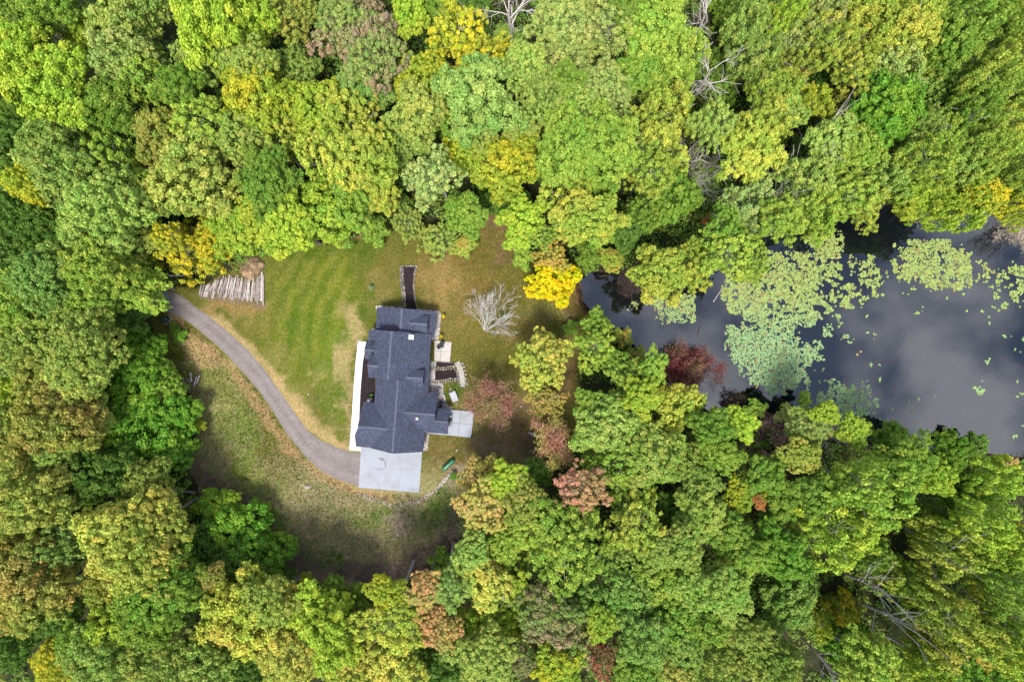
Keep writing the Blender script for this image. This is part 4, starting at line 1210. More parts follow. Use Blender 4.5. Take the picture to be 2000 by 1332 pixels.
# colour classes: lit colour as seen, autumn tint, tint share, crown kinds, plain-words name
KF = 0.82
CLS = {
 'gl': ((136, 168, 70), (160, 180, 80), .3, 'dome lobed', 'fresh green'), 'gr': ((118, 152, 60), (140, 164, 70), .3, 'dome lobed', 'mid green'),
 'gs': ((92, 146, 48), (126, 164, 54), .25, 'lobed dome', 'bright green'), 'bl': ((118, 154, 84), (136, 166, 92), .4, 'lobed dome', 'cool green'),
 'bp': ((140, 168, 96), (156, 178, 102), .4, 'lobed loose', 'pale cool green'), 'li': ((174, 198, 70), (190, 202, 76), .4, 'dome lobed', 'lime green'),
 'ly': ((160, 186, 80), (178, 190, 84), .4, 'dome loose', 'light yellow green'), 'yl': ((180, 192, 84), (196, 196, 88), .4, 'dome loose', 'soft yellow green'),
 'sa': ((164, 188, 100), (158, 172, 96), .4, 'dome fine', 'sage green'), 'so': ((164, 176, 94), (174, 178, 96), .4, 'fine dome', 'dull sage'),
 'po': ((174, 184, 112), (182, 184, 124), .35, 'loose fine', 'pale grey green'), 'ol': ((170, 178, 90), (180, 176, 92), .35, 'dome fine', 'olive'),
 'oy': ((190, 194, 94), (200, 190, 96), .4, 'dome fine', 'yellow olive'), 'br': ((158, 160, 80), (170, 154, 84), .45, 'fine dome', 'brown olive'),
 'gy': ((172, 186, 66), (196, 192, 62), .4, 'fine dome', 'golden green'), 'ye': ((212, 202, 66), (170, 182, 74), .36, 'loose fine', 'golden yellow'),
 'gd': ((226, 216, 36), (236, 206, 30), .5, 'dome', 'brilliant yellow'), 'oa': ((178, 174, 80), (200, 158, 86), .5, 'loose', 'yellow and orange'),
 'or': ((184, 188, 80), (198, 172, 90), .3, 'dome', 'yellow orange'), 'am': ((168, 174, 80), (196, 154, 88), .3, 'loose dome', 'green and orange'),
 'pg': ((176, 190, 126), (190, 200, 140), .4, 'loose', 'whitish green'), 'de': ((74, 112, 50), (88, 122, 54), .4, 'lobed dome', 'dark green'),
 'pi': ((142, 156, 92), (172, 142, 124), .42, 'fine', 'pink tinged green'), 'pk': ((178, 154, 104), (192, 142, 120), .55, 'fine loose', 'pink brown'),
 'ta': ((190, 184, 98), (202, 168, 112), .35, 'loose fine', 'tan yellow'), 'ru': ((188, 178, 100), (210, 164, 114), .55, 'fine', 'rusty orange'),
 'rr': ((150, 140, 84), (176, 118, 94), .6, 'loose', 'red tipped'), 'pe': ((190, 188, 88), (216, 174, 96), .5, 'loose', 'peach'),
 'rd': ((128, 78, 70), (160, 66, 82), .6, 'fine', 'crimson'),
}
def leaf_col(rgb, k=KF):
    """colour of a leaf, drawn a little towards the wood's common green"""
    w = .30 if rgb[1] > rgb[0] else .0
    c = np.array(lin(*[a * (1 - w) + b * w for a, b in zip(rgb, (152, 178, 72))], k=k))
    l = c @ np.array([.3, .6, .1])
    return tuple(float(q) for q in np.clip(l + (c - l) * 1.03, .008, .9))

# keep trunks off the drive, the house and the water
DR_POLY = [tuple(wp(x, y)[:2]) for x, y in DRIVE_UP + list(reversed(DRIVE_LO))]
HS_POLY = [tuple(wp(x, y)[:2]) for x, y in ((678, 592), (885, 600), (935, 800), (930, 862), (840, 970), (690, 960))]
def blocked(x, y):
    X, Y = np.array([x]), np.array([y])
    return bool(inside(DR_POLY, X, Y)[0] or inside(HS_POLY, X, Y)[0] or inside(LAKE, X, Y)[0]
                or line_dist(LAKE, X, Y, True)[0] < .5 or line_dist(DR_POLY, X, Y, True)[0] < .5)
def free_base(x, y):
    if not blocked(x, y): return x, y
    for r in np.arange(.5, 14, .5):
        for k in range(20):
            a = k * math.pi / 10
            if not blocked(x + math.cos(a) * r, y + math.sin(a) * r): return x + math.cos(a) * r, y + math.sin(a) * r
    return x, y

TREES = []     # (object, px, py, class)
trng = random.Random(77)
def tree(px, py, r, cls, h=None, kind=None, name='tree', zs=None, base=None):
    rgb, tint, amt, kinds, words = CLS[cls]
    dist = math.hypot(px - 1000, py - 666)
    R0 = r / 11.0
    if h is None:
        h = 11.0 + R0 * 1.25 + trng.uniform(-3.0, 3.2)
        if cls == 'de': h *= .74
        if dist > 800: h += 2
        if 1530 < px < 1850 and 1070 < py < 1300: h = trng.uniform(10, 14)
    if zs is None: zs = trng.uniform(.95, 1.15) * (1.0 + .25 * (dist > 750))
    R = R0
    for _ in range(3):
        zc = h - .72 * zs * R
        R = r * .97 * (CAM_H - zc) / FPX
    zc = h - .72 * zs * R
    c = wp(px, py, zc)
    kd = kind or trng.choice(kinds.split())
    if kind is None and cls not in ('de', 'gs') and ((px > 1250 and py < 470) or (px > 1560 and py > 900)) and trng.random() < .72: kd = 'feather'
    if name == 'shrub' and not inside(LAKE, np.array([c.x]), np.array([c.y]))[0]: bx, by = c.x, c.y
    elif base is not None: bx, by = wp(*base)[:2]
    else: bx, by = free_base(c.x + trng.uniform(-.6, .6), c.y + trng.uniform(-.6, .6))
    bz = g1(bx, by)
    e = empty(name, (bx, by, bz))
    B0 = Vector((bx, by, bz))
    # crown
    me = trng.choice(CROWNS[kd])
    o = bpy.data.objects.new('crown', me); COL.objects.link(o); o.parent = e
    o.location = c - B0
    sx = trng.uniform(.86, 1.16)
    o.scale = (R * sx, R / sx * trng.uniform(.94, 1.06), R * zs)
    o.rotation_euler = (trng.uniform(-.1, .1), trng.uniform(-.1, .1), trng.uniform(0, 6.28))
    v = trng.uniform(.88, 1.12); hshift = trng.uniform(-.06, .06)
    if px > 1050 and py > 830 and rgb[1] > rgb[0]: rgb = tuple(a * .62 + b * .38 for a, b in zip(rgb, (112, 150, 60)))   # darker, greener wood south of the pond
    col = leaf_col(rgb)
    o.color = (col[0] * v * (1 + hshift), col[1] * v, col[2] * v, 1)
    tc_ = leaf_col(tint)
    o['tint'] = [tc_[0] * v, tc_[1] * v, tc_[2] * v]
    o['tint_amount'] = amt
    # trunk and limbs
    mb = MB()
    tr_ = max(.06, min(.27, .036 * R + .009 * h * .5))
    top = c - B0 + Vector((0, 0, .15 * R * zs))
    midp = Vector((0, 0, 0)).lerp(top, .5) + Vector((trng.gauss(0, .25), trng.gauss(0, .25), 0))
    pts = [Vector((0, 0, -.2)), Vector((0, 0, 0)).lerp(midp, .5) + Vector((trng.gauss(0, .1), trng.gauss(0, .1), 0)), midp, midp.lerp(top, .5), top]
    mb.tube(pts, [tr_ * 1.35, tr_, tr_ * .85, tr_ * .65, tr_ * .25], 7, cap=False)
    nl = 13 if kd in ('loose', 'feather') else 7
    for k in range(nl):
        t = trng.uniform(.35, .95)
        s = midp.lerp(top, t)
        a = k * 2.4 + trng.uniform(-.4, .4)
        L = R * trng.uniform(.62, .95)
        epos = c - B0 + Vector((math.cos(a) * L, math.sin(a) * L, R * zs * trng.uniform(-.1, .5)))
        m1 = s.lerp(epos, .5) + Vector((0, 0, -.06 * R))
        mb.tube([s, m1, epos], [tr_ * .42, tr_ * .28, tr_ * .08], 5, cap=False)
    mb.build('trunk', M_BARK_PALE if kd in ('loose', 'feather') else M_BARK, e, smooth=True)
    TREES.append((e, px, py, cls, r))
    return e

HEIGHTS = {}   # overrides by plan position
TREE_DATA = '''
14 21 35 gl;88 11 56 gr;42 67 49 bl;42 116 67 li;116 168 70 li;224 207 53 gr;252 42 70 sa;161 60 32 li;245 109 67 po;301 158 60 ly;403 25 81 li;483 39 60 li;
567 21 56 ol;413 98 67 sa;490 126 49 so;504 189 74 gy;581 133 42 sa;392 245 60 ly;315 266 53 ol;476 273 56 so;371 350 88 ol;546 280 53 yl;613 210 67 li;
658 298 74 yl;525 354 60 gr;511 420 72 li;623 420 67 li;116 273 63 sa;133 336 74 sa;224 322 67 ly;210 413 81 sa;53 357 42 gy;28 245 53 de;21 420 42 de;
91 434 53 de;298 378 46 ly;21 308 46 de;165 217 42 li;350 168 42 gr;11 189 39 gr;455 196 32 de;689 56 74 pi;731 105 67 pi;797 28 42 li;860 21 39 gr;920 11 32 de;
895 60 56 ye;944 112 53 ye;1102 46 63 po;1102 116 56 po;1189 56 60 po;1186 175 53 po;1280 60 67 ly;1308 116 67 ly;1252 140 46 gr;1224 7 35 gr;1298 14 46 sa;
717 175 60 bl;825 151 56 gy;815 224 60 so;930 196 77 bp;1021 126 46 sa;1063 196 56 sa;1133 217 53 sa;1105 154 35 gr;685 238 67 yl;710 308 67 yl;731 361 56 yl;
797 266 46 sa;776 301 39 sa;846 347 53 pg;902 301 42 gy;941 273 42 so;990 326 63 gy;1014 266 39 so;986 392 39 de;1105 291 67 gl;1189 280 67 gl;1158 326 63 gl;
1116 396 67 yl;1154 427 56 yl;1298 224 67 yl;1280 298 63 yl;1273 336 53 ly;1315 385 53 gr;1263 410 42 gr;1228 441 46 de;685 403 49 gl;909 420 42 gr;1021 424 42 li;
986 81 32 sa;878 217 42 gr;1458 67 56 sa;1510 46 49 sa;1538 21 42 li;1433 14 46 gr;1482 119 53 sa;1615 32 49 po;1566 67 42 po;1668 32 53 yl;1626 81 49 yl;
1713 21 46 yl;1783 21 49 yl;1766 70 60 yl;1738 140 63 po;1668 130 49 yl;1804 105 49 ly;1563 119 46 am;1510 175 53 ly;1524 207 49 sa;1587 200 39 gy;1633 217 32 am;
1731 210 67 gs;1615 168 42 de;1391 242 46 sa;1496 245 53 yl;1468 294 60 yl;1636 273 60 sa;1678 294 49 ly;1573 357 60 sa;1633 322 53 sa;1391 350 46 gr;1465 403 56 pg;
1416 438 39 gr;1524 431 49 ly;1591 417 53 ly;1664 382 53 ly;1720 354 49 sa;1685 406 42 yl;1783 368 56 li;1825 406 49 li;1878 396 53 li;1930 385 39 ye;1983 385 39 gy;
1843 266 49 ly;1790 259 46 sa;1808 315 53 ly;1867 315 53 sa;1923 294 53 ly;1948 252 53 yl;1895 217 49 gr;1860 172 53 sa;1818 186 39 de;1888 39 60 gl;1860 84 49 gr;
1958 63 53 ly;1983 116 46 yl;1941 158 53 ly;1983 182 39 ly;1976 315 32 pi;1895 336 42 ly;1958 21 42 gr;1416 147 46 gr;1353 140 32 gr;1986 343 39 ly;18 486 49 de;
81 472 53 de;175 472 60 sa;252 451 60 so;196 528 67 ly;263 556 60 ly;88 542 60 bl;42 591 56 gl;123 573 53 bl;35 619 42 li;182 591 53 gr;98 657 77 so;168 678 74 so;
42 685 53 so;81 748 60 ol;28 776 46 li;151 731 60 so;116 812 81 br;42 836 60 br;182 812 42 so;105 878 42 sa;266 713 56 gs;291 685 39 gs;273 776 63 gs;315 748 42 gr;
298 833 77 gs;351 808 42 gs;245 871 56 gs;336 878 46 gs;245 615 39 de;224 769 35 de;21 912 46 ol;63 971 70 ol;21 1017 53 ol;123 1062 67 bp;252 1041 88 oy;
308 1017 60 oy;287 943 49 so;273 1094 77 oy;224 1157 53 am;308 1157 74 gr;224 1223 53 li;287 1209 53 gr;63 1139 77 br;35 1181 56 br;21 1097 49 br;196 922 60 de;
151 964 46 de;455 1031 67 gs;508 1076 60 gs;427 989 39 li;455 1108 56 de;483 1199 81 or;525 1181 53 ol;196 1286 63 sa;315 1279 77 so;403 1297 63 sa;112 1293 46 ye;
144 1251 32 gr;567 1269 67 oy;623 1199 63 li;665 1178 46 gr;648 1251 56 li;354 1139 53 gr;413 1125 28 br;123 1199 49 de;490 1307 42 de;392 1062 39 de;21 1258 46 de;
938 928 39 ta;993 940 42 li;944 989 53 ta;1021 982 46 ol;1046 926 35 de;1137 954 53 pk;1217 901 70 ly;1273 887 63 so;1224 971 42 ly;1242 1024 63 yl;1088 1031 63 ly;
1105 1080 77 ly;1035 1034 46 ly;986 1062 42 ly;1000 1101 42 ly;944 1132 56 oy;920 1083 39 sa;878 1153 39 bp;1014 1153 28 li;972 1181 35 sa;955 1223 56 li;
857 1223 46 ru;832 1153 39 ru;766 1216 60 yl;755 1157 39 gy;766 1293 67 oy;685 1297 56 oy;895 1262 35 sa;951 1279 56 so;1070 1199 67 pi;1105 1258 63 pi;
1011 1290 35 pi;1158 1174 53 bl;1224 1171 53 bl;1210 1090 46 sa;1298 1132 53 ly;1287 1076 42 sa;1326 1066 46 so;1308 999 42 de;1252 1248 53 bl;1175 1216 35 li;
1088 1297 49 gy;1175 1283 39 rr;1315 1216 53 gr;1245 1314 49 gr;860 1297 42 de;976 1311 39 sa;1325 894 46 so;1367 947 42 sa;1405 887 42 gr;1451 961 39 gy;
1363 898 32 am;1566 891 39 oy;1696 947 81 ly;1636 1034 77 li;1524 1076 56 gs;1542 1174 56 bl;1370 1006 49 so;1423 1048 42 gr;1458 1090 39 gl;1416 1157 53 sa;
1360 1146 49 sa;1321 1160 35 ol;1370 1216 53 gr;1332 1262 46 bl;1465 1244 46 so;1640 1185 35 ye;1773 898 46 gl;1825 929 39 li;1853 887 42 gs;1930 936 56 li;
1878 961 42 de;1913 1020 56 li;1846 1062 67 yl;1776 1143 56 yl;1860 1220 70 yl;1818 1244 56 yl;1909 1269 39 pe;1955 1262 53 li;1948 1076 46 li;1986 1059 39 gy;
1920 1143 39 gy;1965 1153 49 gr;1983 1195 42 ly;1818 1304 53 li;1703 1304 63 ly;1650 1251 49 gs;1598 1216 32 gy;1510 1304 56 so;1405 1300 53 so;1321 1311 42 ol;
1878 1314 49 gs;1965 1311 42 gs;1808 1020 49 gr;1496 926 42 gr;1528 982 42 gr;1598 964 46 gr;1703 1083 39 gr;1080 549 47 gd;1077 501 33 oa;1059 462 29 ly;
1014 465 27 li;1173 459 27 gr;1149 501 26 gr;1290 537 57 yl;1344 519 48 yl;1420 495 57 ly;1471 519 36 ly;1059 705 57 oy;1164 681 45 ly;1164 636 30 gl;1224 735 42 ly;
1254 774 39 li;1200 708 27 gr;1320 798 48 yl;1068 783 35 ta;1215 807 39 ly;1149 789 30 gl;1275 720 33 gl;1447 827 32 li;1388 831 42 gr;1580 831 42 po;1612 806 26 li;
1668 841 32 li;1738 859 35 gr;1983 421 28 gy;371 490 62 ye;415 470 45 ye;330 465 34 ye;468 440 56 li;562 440 52 li;1193 507 25 or;1180 830 60 sa;
'''
SPECIAL_H = {(766, 1216): 20, (755, 1156): 19.5, (832, 1153): 19.5, (856, 1223): 19.5, (944, 1132): 19, (627, 1198): 19, (878, 1153): 20, (919, 1083): 19, (1080, 549): 9, (1077, 501): 11,
             (1059, 705): 12, (1068, 783): 9, (1164, 681): 12, (1164, 636): 8, (1193, 507): 7, (263, 556): 16, (371, 490): 13, (1149, 501): 8, (1415, 147): 6, (1352, 140): 6, (1433, 14): 7, (1391, 350): 5, (986, 80): 6, (1640, 1184): 5, (1650, 1251): 6, (1598, 1216): 5, (1541, 1174): 9, (1808, 1020): 9,
             (291, 685): 8, (266, 713): 10, (273, 776): 10, (315, 748): 8, (298, 833): 10, (350, 808): 7, (245, 871): 10, (336, 878): 8, (455, 1030): 9, (508, 1076): 8, (427, 988): 7, (224, 769): 9, (455, 1108): 10}
TREE_BASE = {(832, 1153): (853, 1087), (766, 1216): (809, 1094), (878, 1153): (886, 1058), (755, 1156): (776, 1150), (627, 1198): (656, 1148), (665, 1178): (692, 1140), (483, 1198): (567, 1124), (287, 943): (382, 962)}
for it in TREE_DATA.replace('\n', '').split(';'):
    if not it.strip(): continue
    a = it.split()
    key = (int(a[0]), int(a[1]))
    tree(key[0], key[1], int(a[2]), a[3], h=next((v for q, v in SPECIAL_H.items() if abs(q[0] - key[0]) + abs(q[1] - key[1]) < 4), None),
         base=next((v for q, v in TREE_BASE.items() if abs(q[0] - key[0]) + abs(q[1] - key[1]) < 4), None))

# ------------------------------------------------------------------ bare and thin-leaved trees
def branches(mb, p, d, L, r, depth, rng, tips, spread=.55, up=.12, nseg=3, twig=.012, bias=Vector((0, 0, 0)), kids=(3, 4), shrink=.68):
    pts, rad = [p], [r]
    q = p.copy(); dd = d.copy()
    for k in range(nseg):
        dd = (dd + Vector((rng.gauss(0, .12), rng.gauss(0, .12), rng.gauss(0, .08) + up * .3)) + bias * .15).normalized()
        q = q + dd * (L / nseg)
        pts.append(q.copy()); rad.append(max(twig, r * (1 - .45 * (k + 1) / nseg)))
    mb.tube(pts, rad, 6 if r > .07 else 4 if r > .03 else 3, cap=False)
    if depth <= 1: tips += pts[1:]
    if depth == 0: return
    for i in range(rng.randint(*kids)):
        t = rng.uniform(.35, 1.0)
        j = min(nseg - 1, int(t * nseg)); f = t * nseg - j
        s = pts[j].lerp(pts[j + 1], f)
        side = Vector((rng.gauss(0, 1), rng.gauss(0, 1), rng.gauss(0, .6)))
        nd = (dd * 1.0 + side.normalized() * spread * rng.uniform(.8, 1.5) + bias * .25 + Vector((0, 0, up))).normalized()
        branches(mb, s, nd, L * rng.uniform(shrink - .12, shrink + .1), max(twig, rad[j] * .6), depth - 1, rng, tips, spread, up, nseg, twig, bias, kids, shrink)

def bare_tree(base_px, top_px, h, label, seed, mat=None, depth=4, stems=1, r=.2, L=None, spread=.6, leaves=None, name='bare_tree', kids=(3, 4), lean_from=.5, twig=.02, up=.1, group=None):
    rng = random.Random(seed)
    b = gp(*base_px); t = wp(*top_px, h)
    e = empty(name, tuple(b)); tag(e, label, 'tree', group)
    mb = MB(); tips = []
    ax = (t - b); Lt = ax.length
    if stems == 1:
        d = ax.normalized()
        pts = [Vector((0, 0, -.2)), ax * .25 + Vector((rng.gauss(0, .15), rng.gauss(0, .15), 0)), ax * .5 + Vector((rng.gauss(0, .2), rng.gauss(0, .2), 0)), ax * .72]
        mb.tube(pts, [r * 1.2, r, r * .85, r * .6], 8, cap=False)
        for k in range(7):
            s = pts[1].lerp(pts[3], .15 + .85 * k / 6)
            side = Vector((rng.gauss(0, 1), rng.gauss(0, 1), rng.gauss(.2, .3))).normalized()
            branches(mb, s, (d * .9 + side * spread * 1.3).normalized(), Lt * rng.uniform(.2, .32), r * .5 * (1 - .06 * k), depth - 1, rng, tips, spread, up, 3, twig, kids=kids)
    else:
        for k in range(stems):
            a = 2 * math.pi * k / stems + rng.uniform(-.3, .3)
            side = Vector((math.cos(a), math.sin(a), 0))
            d = (ax.normalized() * 1.0 + side * rng.uniform(.25, .75)).normalized()
            branches(mb, Vector((side.x * .12, side.y * .12, -.1)), d, Lt * rng.uniform(.42, .55), r * rng.uniform(.7, 1.1), depth, rng, tips, spread, up, 4, twig, kids=kids)
    mb.build('branches', mat or M_DEAD, e, smooth=True)
    if leaves:
        nL, size, cols, jit = leaves
        nr = np.random.default_rng(seed)
        T = np.array([tuple(q) for q in tips])
        C = T[nr.integers(0, len(T), nL)] + nr.normal(0, jit, (nL, 3))
        N = unit(nr.normal(size=(nL, 3)) + np.array([0, 0, .9]))
        Q = leaf_quads(C, N, size * nr.uniform(.7, 1.3, nL), nr)
        me = quads_mesh('leaves', Q, np.stack([np.clip(.5 + .5 * np.sin(C[:, 0] * .9 + 1) * np.cos(C[:, 1] * .8) + nr.normal(0, .2, nL), 0, 1), np.clip(nr.normal(.5, .22, nL), 0, 1), nr.random(nL), np.ones(nL)], -1))
        o = link('leaves', me, M_LEAF, e)
        k1, k2 = leaf_col(cols[0]), leaf_col(cols[1])
        o.color = (*k1, 1); o['tint'] = list(k2); o['tint_amount'] = cols[2]
    return e

bare_tree((947, 645), (976, 592), 5.0, 'leafless white barked tree fanning out on the back lawn', 3, stems=12, depth=4, r=.06, spread=.30, kids=(2, 4), twig=.012, up=.04, mat=speckle('white_bark', lin(214, 210, 204, .6), lin(250, 247, 242, .6), 5, .9))
bare_tree((955, 786), (964, 768), 8.2, 'thin reddish tree with pink and yellow leaves beside the patio', 8, stems=10, depth=4, r=.10, spread=.6, kids=(3, 4), twig=.016, mat=speckle('pinkish_bark', lin(120, 96, 90), lin(186, 156, 146), 5, .9), leaves=(7000, .085, ((176, 160, 92), (194, 130, 118), .6), .2), name='leafy_tree')
bare_tree((1334, 716), (1340, 712), 6.3, 'round crimson tree standing at the pond edge', 12, stems=9, depth=4, r=.1, spread=.7, kids=(3, 4), mat=M_STICK, leaves=(19000, .11, ((134, 104, 82), (146, 78, 78), .55), .3), name='leafy_tree')
bare_tree((1033, 845), (1103, 872), 11, 'pink brown tree with a bent grey trunk right of the lawn', 15, stems=1, depth=3, r=.26, spread=.9, mat=M_BARK_PALE, leaves=(9000, .12, ((178, 166, 92), (196, 138, 120), .55), .45), name='leafy_tree')
bare_tree((1008, 92), (985, -6), 17, 'dead grey tree at the top edge beside the golden trees', 21, r=.28, depth=3, spread=.75, group='dead trees')
bare_tree((1357, 72), (1390, 8), 16, 'dead pale tree at the top edge above the pond', 22, r=.24, depth=3, spread=.7, group='dead trees')
bare_tree((1350, 194), (1404, 112), 17, 'dead pale tree leaning right below the top edge dead tree', 23, r=.26, depth=3, spread=.8, group='dead trees')
bare_tree((1328, 184), (1346, 128), 13, 'short bleached snag left of the leaning dead tree', 24, r=.2, depth=1, spread=.7, kids=(1, 2), group='dead trees')
bare_tree((1340, 338), (1386, 352), 11, 'grey leafless bushy tree halfway between the house and the top right corner', 25, stems=8, r=.09, depth=3, spread=.5, group='dead trees')
bare_tree((1985, 452), (1996, 448), 5, 'pale pinkish twiggy bush at the right edge of the pond', 26, stems=9, r=.06, depth=3, spread=.6, leaves=(1800, .1, ((206, 186, 150), (214, 176, 160), .5), .2))
bare_tree((1444, 402), (1510, 378), 14, 'thin grey dead tree between green crowns above the pond', 27, r=.14, depth=2, spread=.7, group='dead trees')
bare_tree((1498, 868), (1508, 846), 8, 'mauve twiggy tree on the lower bank of the pond', 28, stems=8, r=.08, depth=3, spread=.6, mat=M_STICK, leaves=(3800, .11, ((150, 130, 110), (178, 120, 140), .65), .3), name='leafy_tree')
bare_tree((1598, 846), (1632, 852), 6, 'grey leafless bush on the lower bank of the pond', 29, stems=8, r=.05, depth=3, spread=.6)
bare_tree((1440, 790), (1448, 792), 3.4, 'dark tree reflection modelled as a bush in the pond near the lower bank', 30, stems=8, r=.05, depth=3, spread=.7, mat=M_STICK, leaves=(2600, .1, ((52, 52, 40), (64, 52, 44), .4), .2), name='leafy_tree')  # reflection of the bank trees, added as a dark leafy shape

# tall bare trunks of the lower right wood, leaning out of the picture
for k, (b_, t_, h_, l) in enumerate([((1636, 1112), (1760, 1172), 24, 'tall grey trunk forking towards the right, upper one in the lower right wood'), ((1672, 1172), (1812, 1244), 25, 'tall grey trunk forking towards the right, middle one in the lower right wood'),
        ((1552, 1232), (1650, 1330), 23, 'tall grey trunk forking downwards near the bottom edge of the lower right wood'), ((1764, 1080), (1880, 1084), 23, 'pale branched trunk lying level among lime green crowns'), ((1895, 1190), (2010, 1208), 22, 'pale branching trunk reaching the right edge')]):
    bare_tree(b_, t_, h_, l, 40 + k, mat=M_BARK_PALE, depth=2, r=.2, spread=.32, kids=(2, 3), twig=.02, name='tall_tree')

# dead limbs standing out of the canopy
for k, (x, y, h_, l) in enumerate([(1592, 74, 21, 'dead pale crown top right of the two dead trees above the pond'), (1706, 62, 22, 'bare pale limbs near the top edge, upper middle of the right wood'), (1770, 84, 21, 'second bare pale limbs near the top edge of the right wood'),
        (1640, 268, 20, 'grey bare limbs among sage crowns above the pond'), (1872, 232, 20, 'bare limbs near the right edge above the pond'), (1950, 204, 20, 'small bare limbs at the right edge above the pond'), (1560, 350, 18, 'grey bare limbs over the wood edge north of the lily pads'),
        (1422, 292, 18, 'broken bare limbs halfway between dead trees and the pond inlet'), (1806, 408, 12, 'bleached stub of a limb at the top bank of the pond'), (1290, 262, 18, 'thin bare limbs in the soft yellow green crown above the inlet')]):
    bx_, by_ = 1000 + (x - 1000) * (CAM_H - h_ * .8) / CAM_H, 666 + (y - 666) * (CAM_H - h_ * .8) / CAM_H
    ww = free_base(*wp(bx_, by_)[:2]); bx_, by_ = to_px(*ww)
    bare_tree((bx_, by_), (x, y), h_, l, 60 + k, r=.17, depth=2, spread=.8, twig=.025, group='dead trees')

# ------------------------------------------------------------------ single shrubs and saplings in the open
SHRUBS = [(598, 1128, 12, 'gy', 3, 'golden sapling at the lower edge of the meadow'), (519, 991, 11, 'li', 2.2, 'small lime bush at the left edge of the meadow'),
          (862, 1100, 26, 'gr', 4, 'green shrub between the bare trunks at the lower edge of the meadow'), (905, 1085, 18, 'gr', 3.5, 'green shrub right of the bare trunks at the meadow edge'), (838, 1130, 16, 'gs', 3, 'low bright green shrub below the bare trunks'),
          (385, 806, 10, 'gy', 3, 'upper small golden bush at the wood edge left of the drive'), (391, 830, 12, 'gy', 3, 'lower small golden bush at the wood edge left of the drive'),
          (886, 931, 8, 'gs', 1.6, 'bright green bush below the propane tank'), (725, 772, 3.5, 'gs', .9, 'tiny green shrub in the mulch beside the garage'),
          (866, 618, 3.5, 'gd', .6, 'small yellow plant right of the gravel strip, upper one'), (861, 657, 3.5, 'gd', .6, 'small yellow plant right of the gravel strip, lower one'),
          (800, 436, 34, 'so', 5, 'thin dull bush at the top edge of the lawn'), (860, 468, 38, 'so', 5, 'sparse bush hanging over the top of the dry lawn'), (905, 480, 24, 'am', 4, 'orange flecked bush at the top of the dry lawn'), (735, 452, 26, 'gr', 4, 'green bush at the top edge of the front lawn'),
          (1020, 500, 22, 'gl', 5, 'fresh green bush at the right end of the back lawn'), (1180, 640, 18, 'so', 2.5, 'dull bush on the bank left of the pond'), (1215, 660, 20, 'am', 3, 'brownish bush on the bank above the red tree'), (1240, 700, 22, 'br', 3.5, 'brown green bush at the water beside the red tree'),
          (1115, 640, 14, 'gr', 1.6, 'low green clump on the grass left of the pond'), (350, 655, 14, 'gs', 1.5, 'low green clump beside the utility cabinet'), (340, 640, 10, 'gr', 1.2, 'small green clump just below the utility cabinet'),
          (420, 985, 26, 'gr', 4, 'green bush at the lower left corner of the meadow'), (560, 1120, 18, 'de', 3, 'dark green bush at the bottom left of the meadow'), (652, 1140, 20, 'gr', 4, 'mid green bush below the meadow litter'), (700, 1158, 18, 'gr', 4, 'green bush by the short trunk below the meadow'),
          (960, 905, 16, 'ta', 4, 'tan bush at the grass edge above the tan tree'), (1475, 800, 20, 'gr', 4, 'green bush on the lower pond bank'), (1545, 812, 26, 'po', 5, 'pale bush on the lower pond bank'),
          (1570, 780, 14, 'gr', 3, 'dark bush leaning over the pond'), (1900, 868, 26, 'de', 4, 'dark bush at the lower pond bank near the right edge'), (1975, 905, 14, 'ru', 5, 'rusty bush at the right edge below the pond'), (1945, 900, 12, 'am', 5, 'orange flecked bush near the right edge below the pond'),
          (1512, 903, 14, 'rr', 12, 'small red bush below the mauve twiggy tree'), (1484, 982, 14, 'rr', 15, 'small red tree touching the golden green tree'), (1870, 910, 22, 'pk', 9, 'pinkish bush below the pond near the right'), (1390, 432, 16, 'rr', 9, 'red flecked bush at the upper left of the pond')]
for x, y, r, cl, h, l in SHRUBS:
    e = tree(x, y, r, cl, h=h, kind='fine' if cl == 'rr' else 'fine' if r < 14 else 'shrub' if r < 30 else 'loose', name='shrub', zs=.8)
    TREES.pop()
    tag(e, l, 'shrub')
    if cl == 'rr':
        o = e.children[0]; c_ = leaf_col((206, 106, 80)); o.color = (*c_, 1); o['tint'] = list(leaf_col((176, 140, 80)))

# young spruce on the lawn
P = gp(726.5, 561)
e = empty('spruce_sapling', tuple(P)); tag(e, 'small bluish spruce sapling in a bare ring on the front lawn', 'sapling')
nr = np.random.default_rng(4); n = 1600
t = nr.random(n) ** .7; a = nr.integers(0, 9, n) * (2 * math.pi / 9) + nr.normal(0, .22, n) + np.floor(t * 6) * .4
rad = (1 - (t * 6 % 1) * .25) * nr.random(n) ** .5 * .72 * t + .02
C = np.stack([np.cos(a) * rad, np.sin(a) * rad, 1.5 * (1 - t) + .1 - .12 * rad], -1)
me = quads_mesh('needles', leaf_quads(C, unit(nr.normal(size=(n, 3)) + np.array([0, 0, 1])), .07 * nr.uniform(.7, 1.3, n), nr, .35), np.stack([nr.random(n), np.clip(nr.normal(.5, .2, n), 0, 1), nr.random(n), np.ones(n)], -1))
o = link('needles', me, M_LEAF, e); o.color = (*leaf_col((142, 160, 130)), 1); o['tint'] = list(leaf_col((150, 170, 140))); o['tint_amount'] = .3
MB().tube([(0, 0, -.1), (0, 0, 1.5)], [.05, .01], 6).build('stem', M_BARK, e)

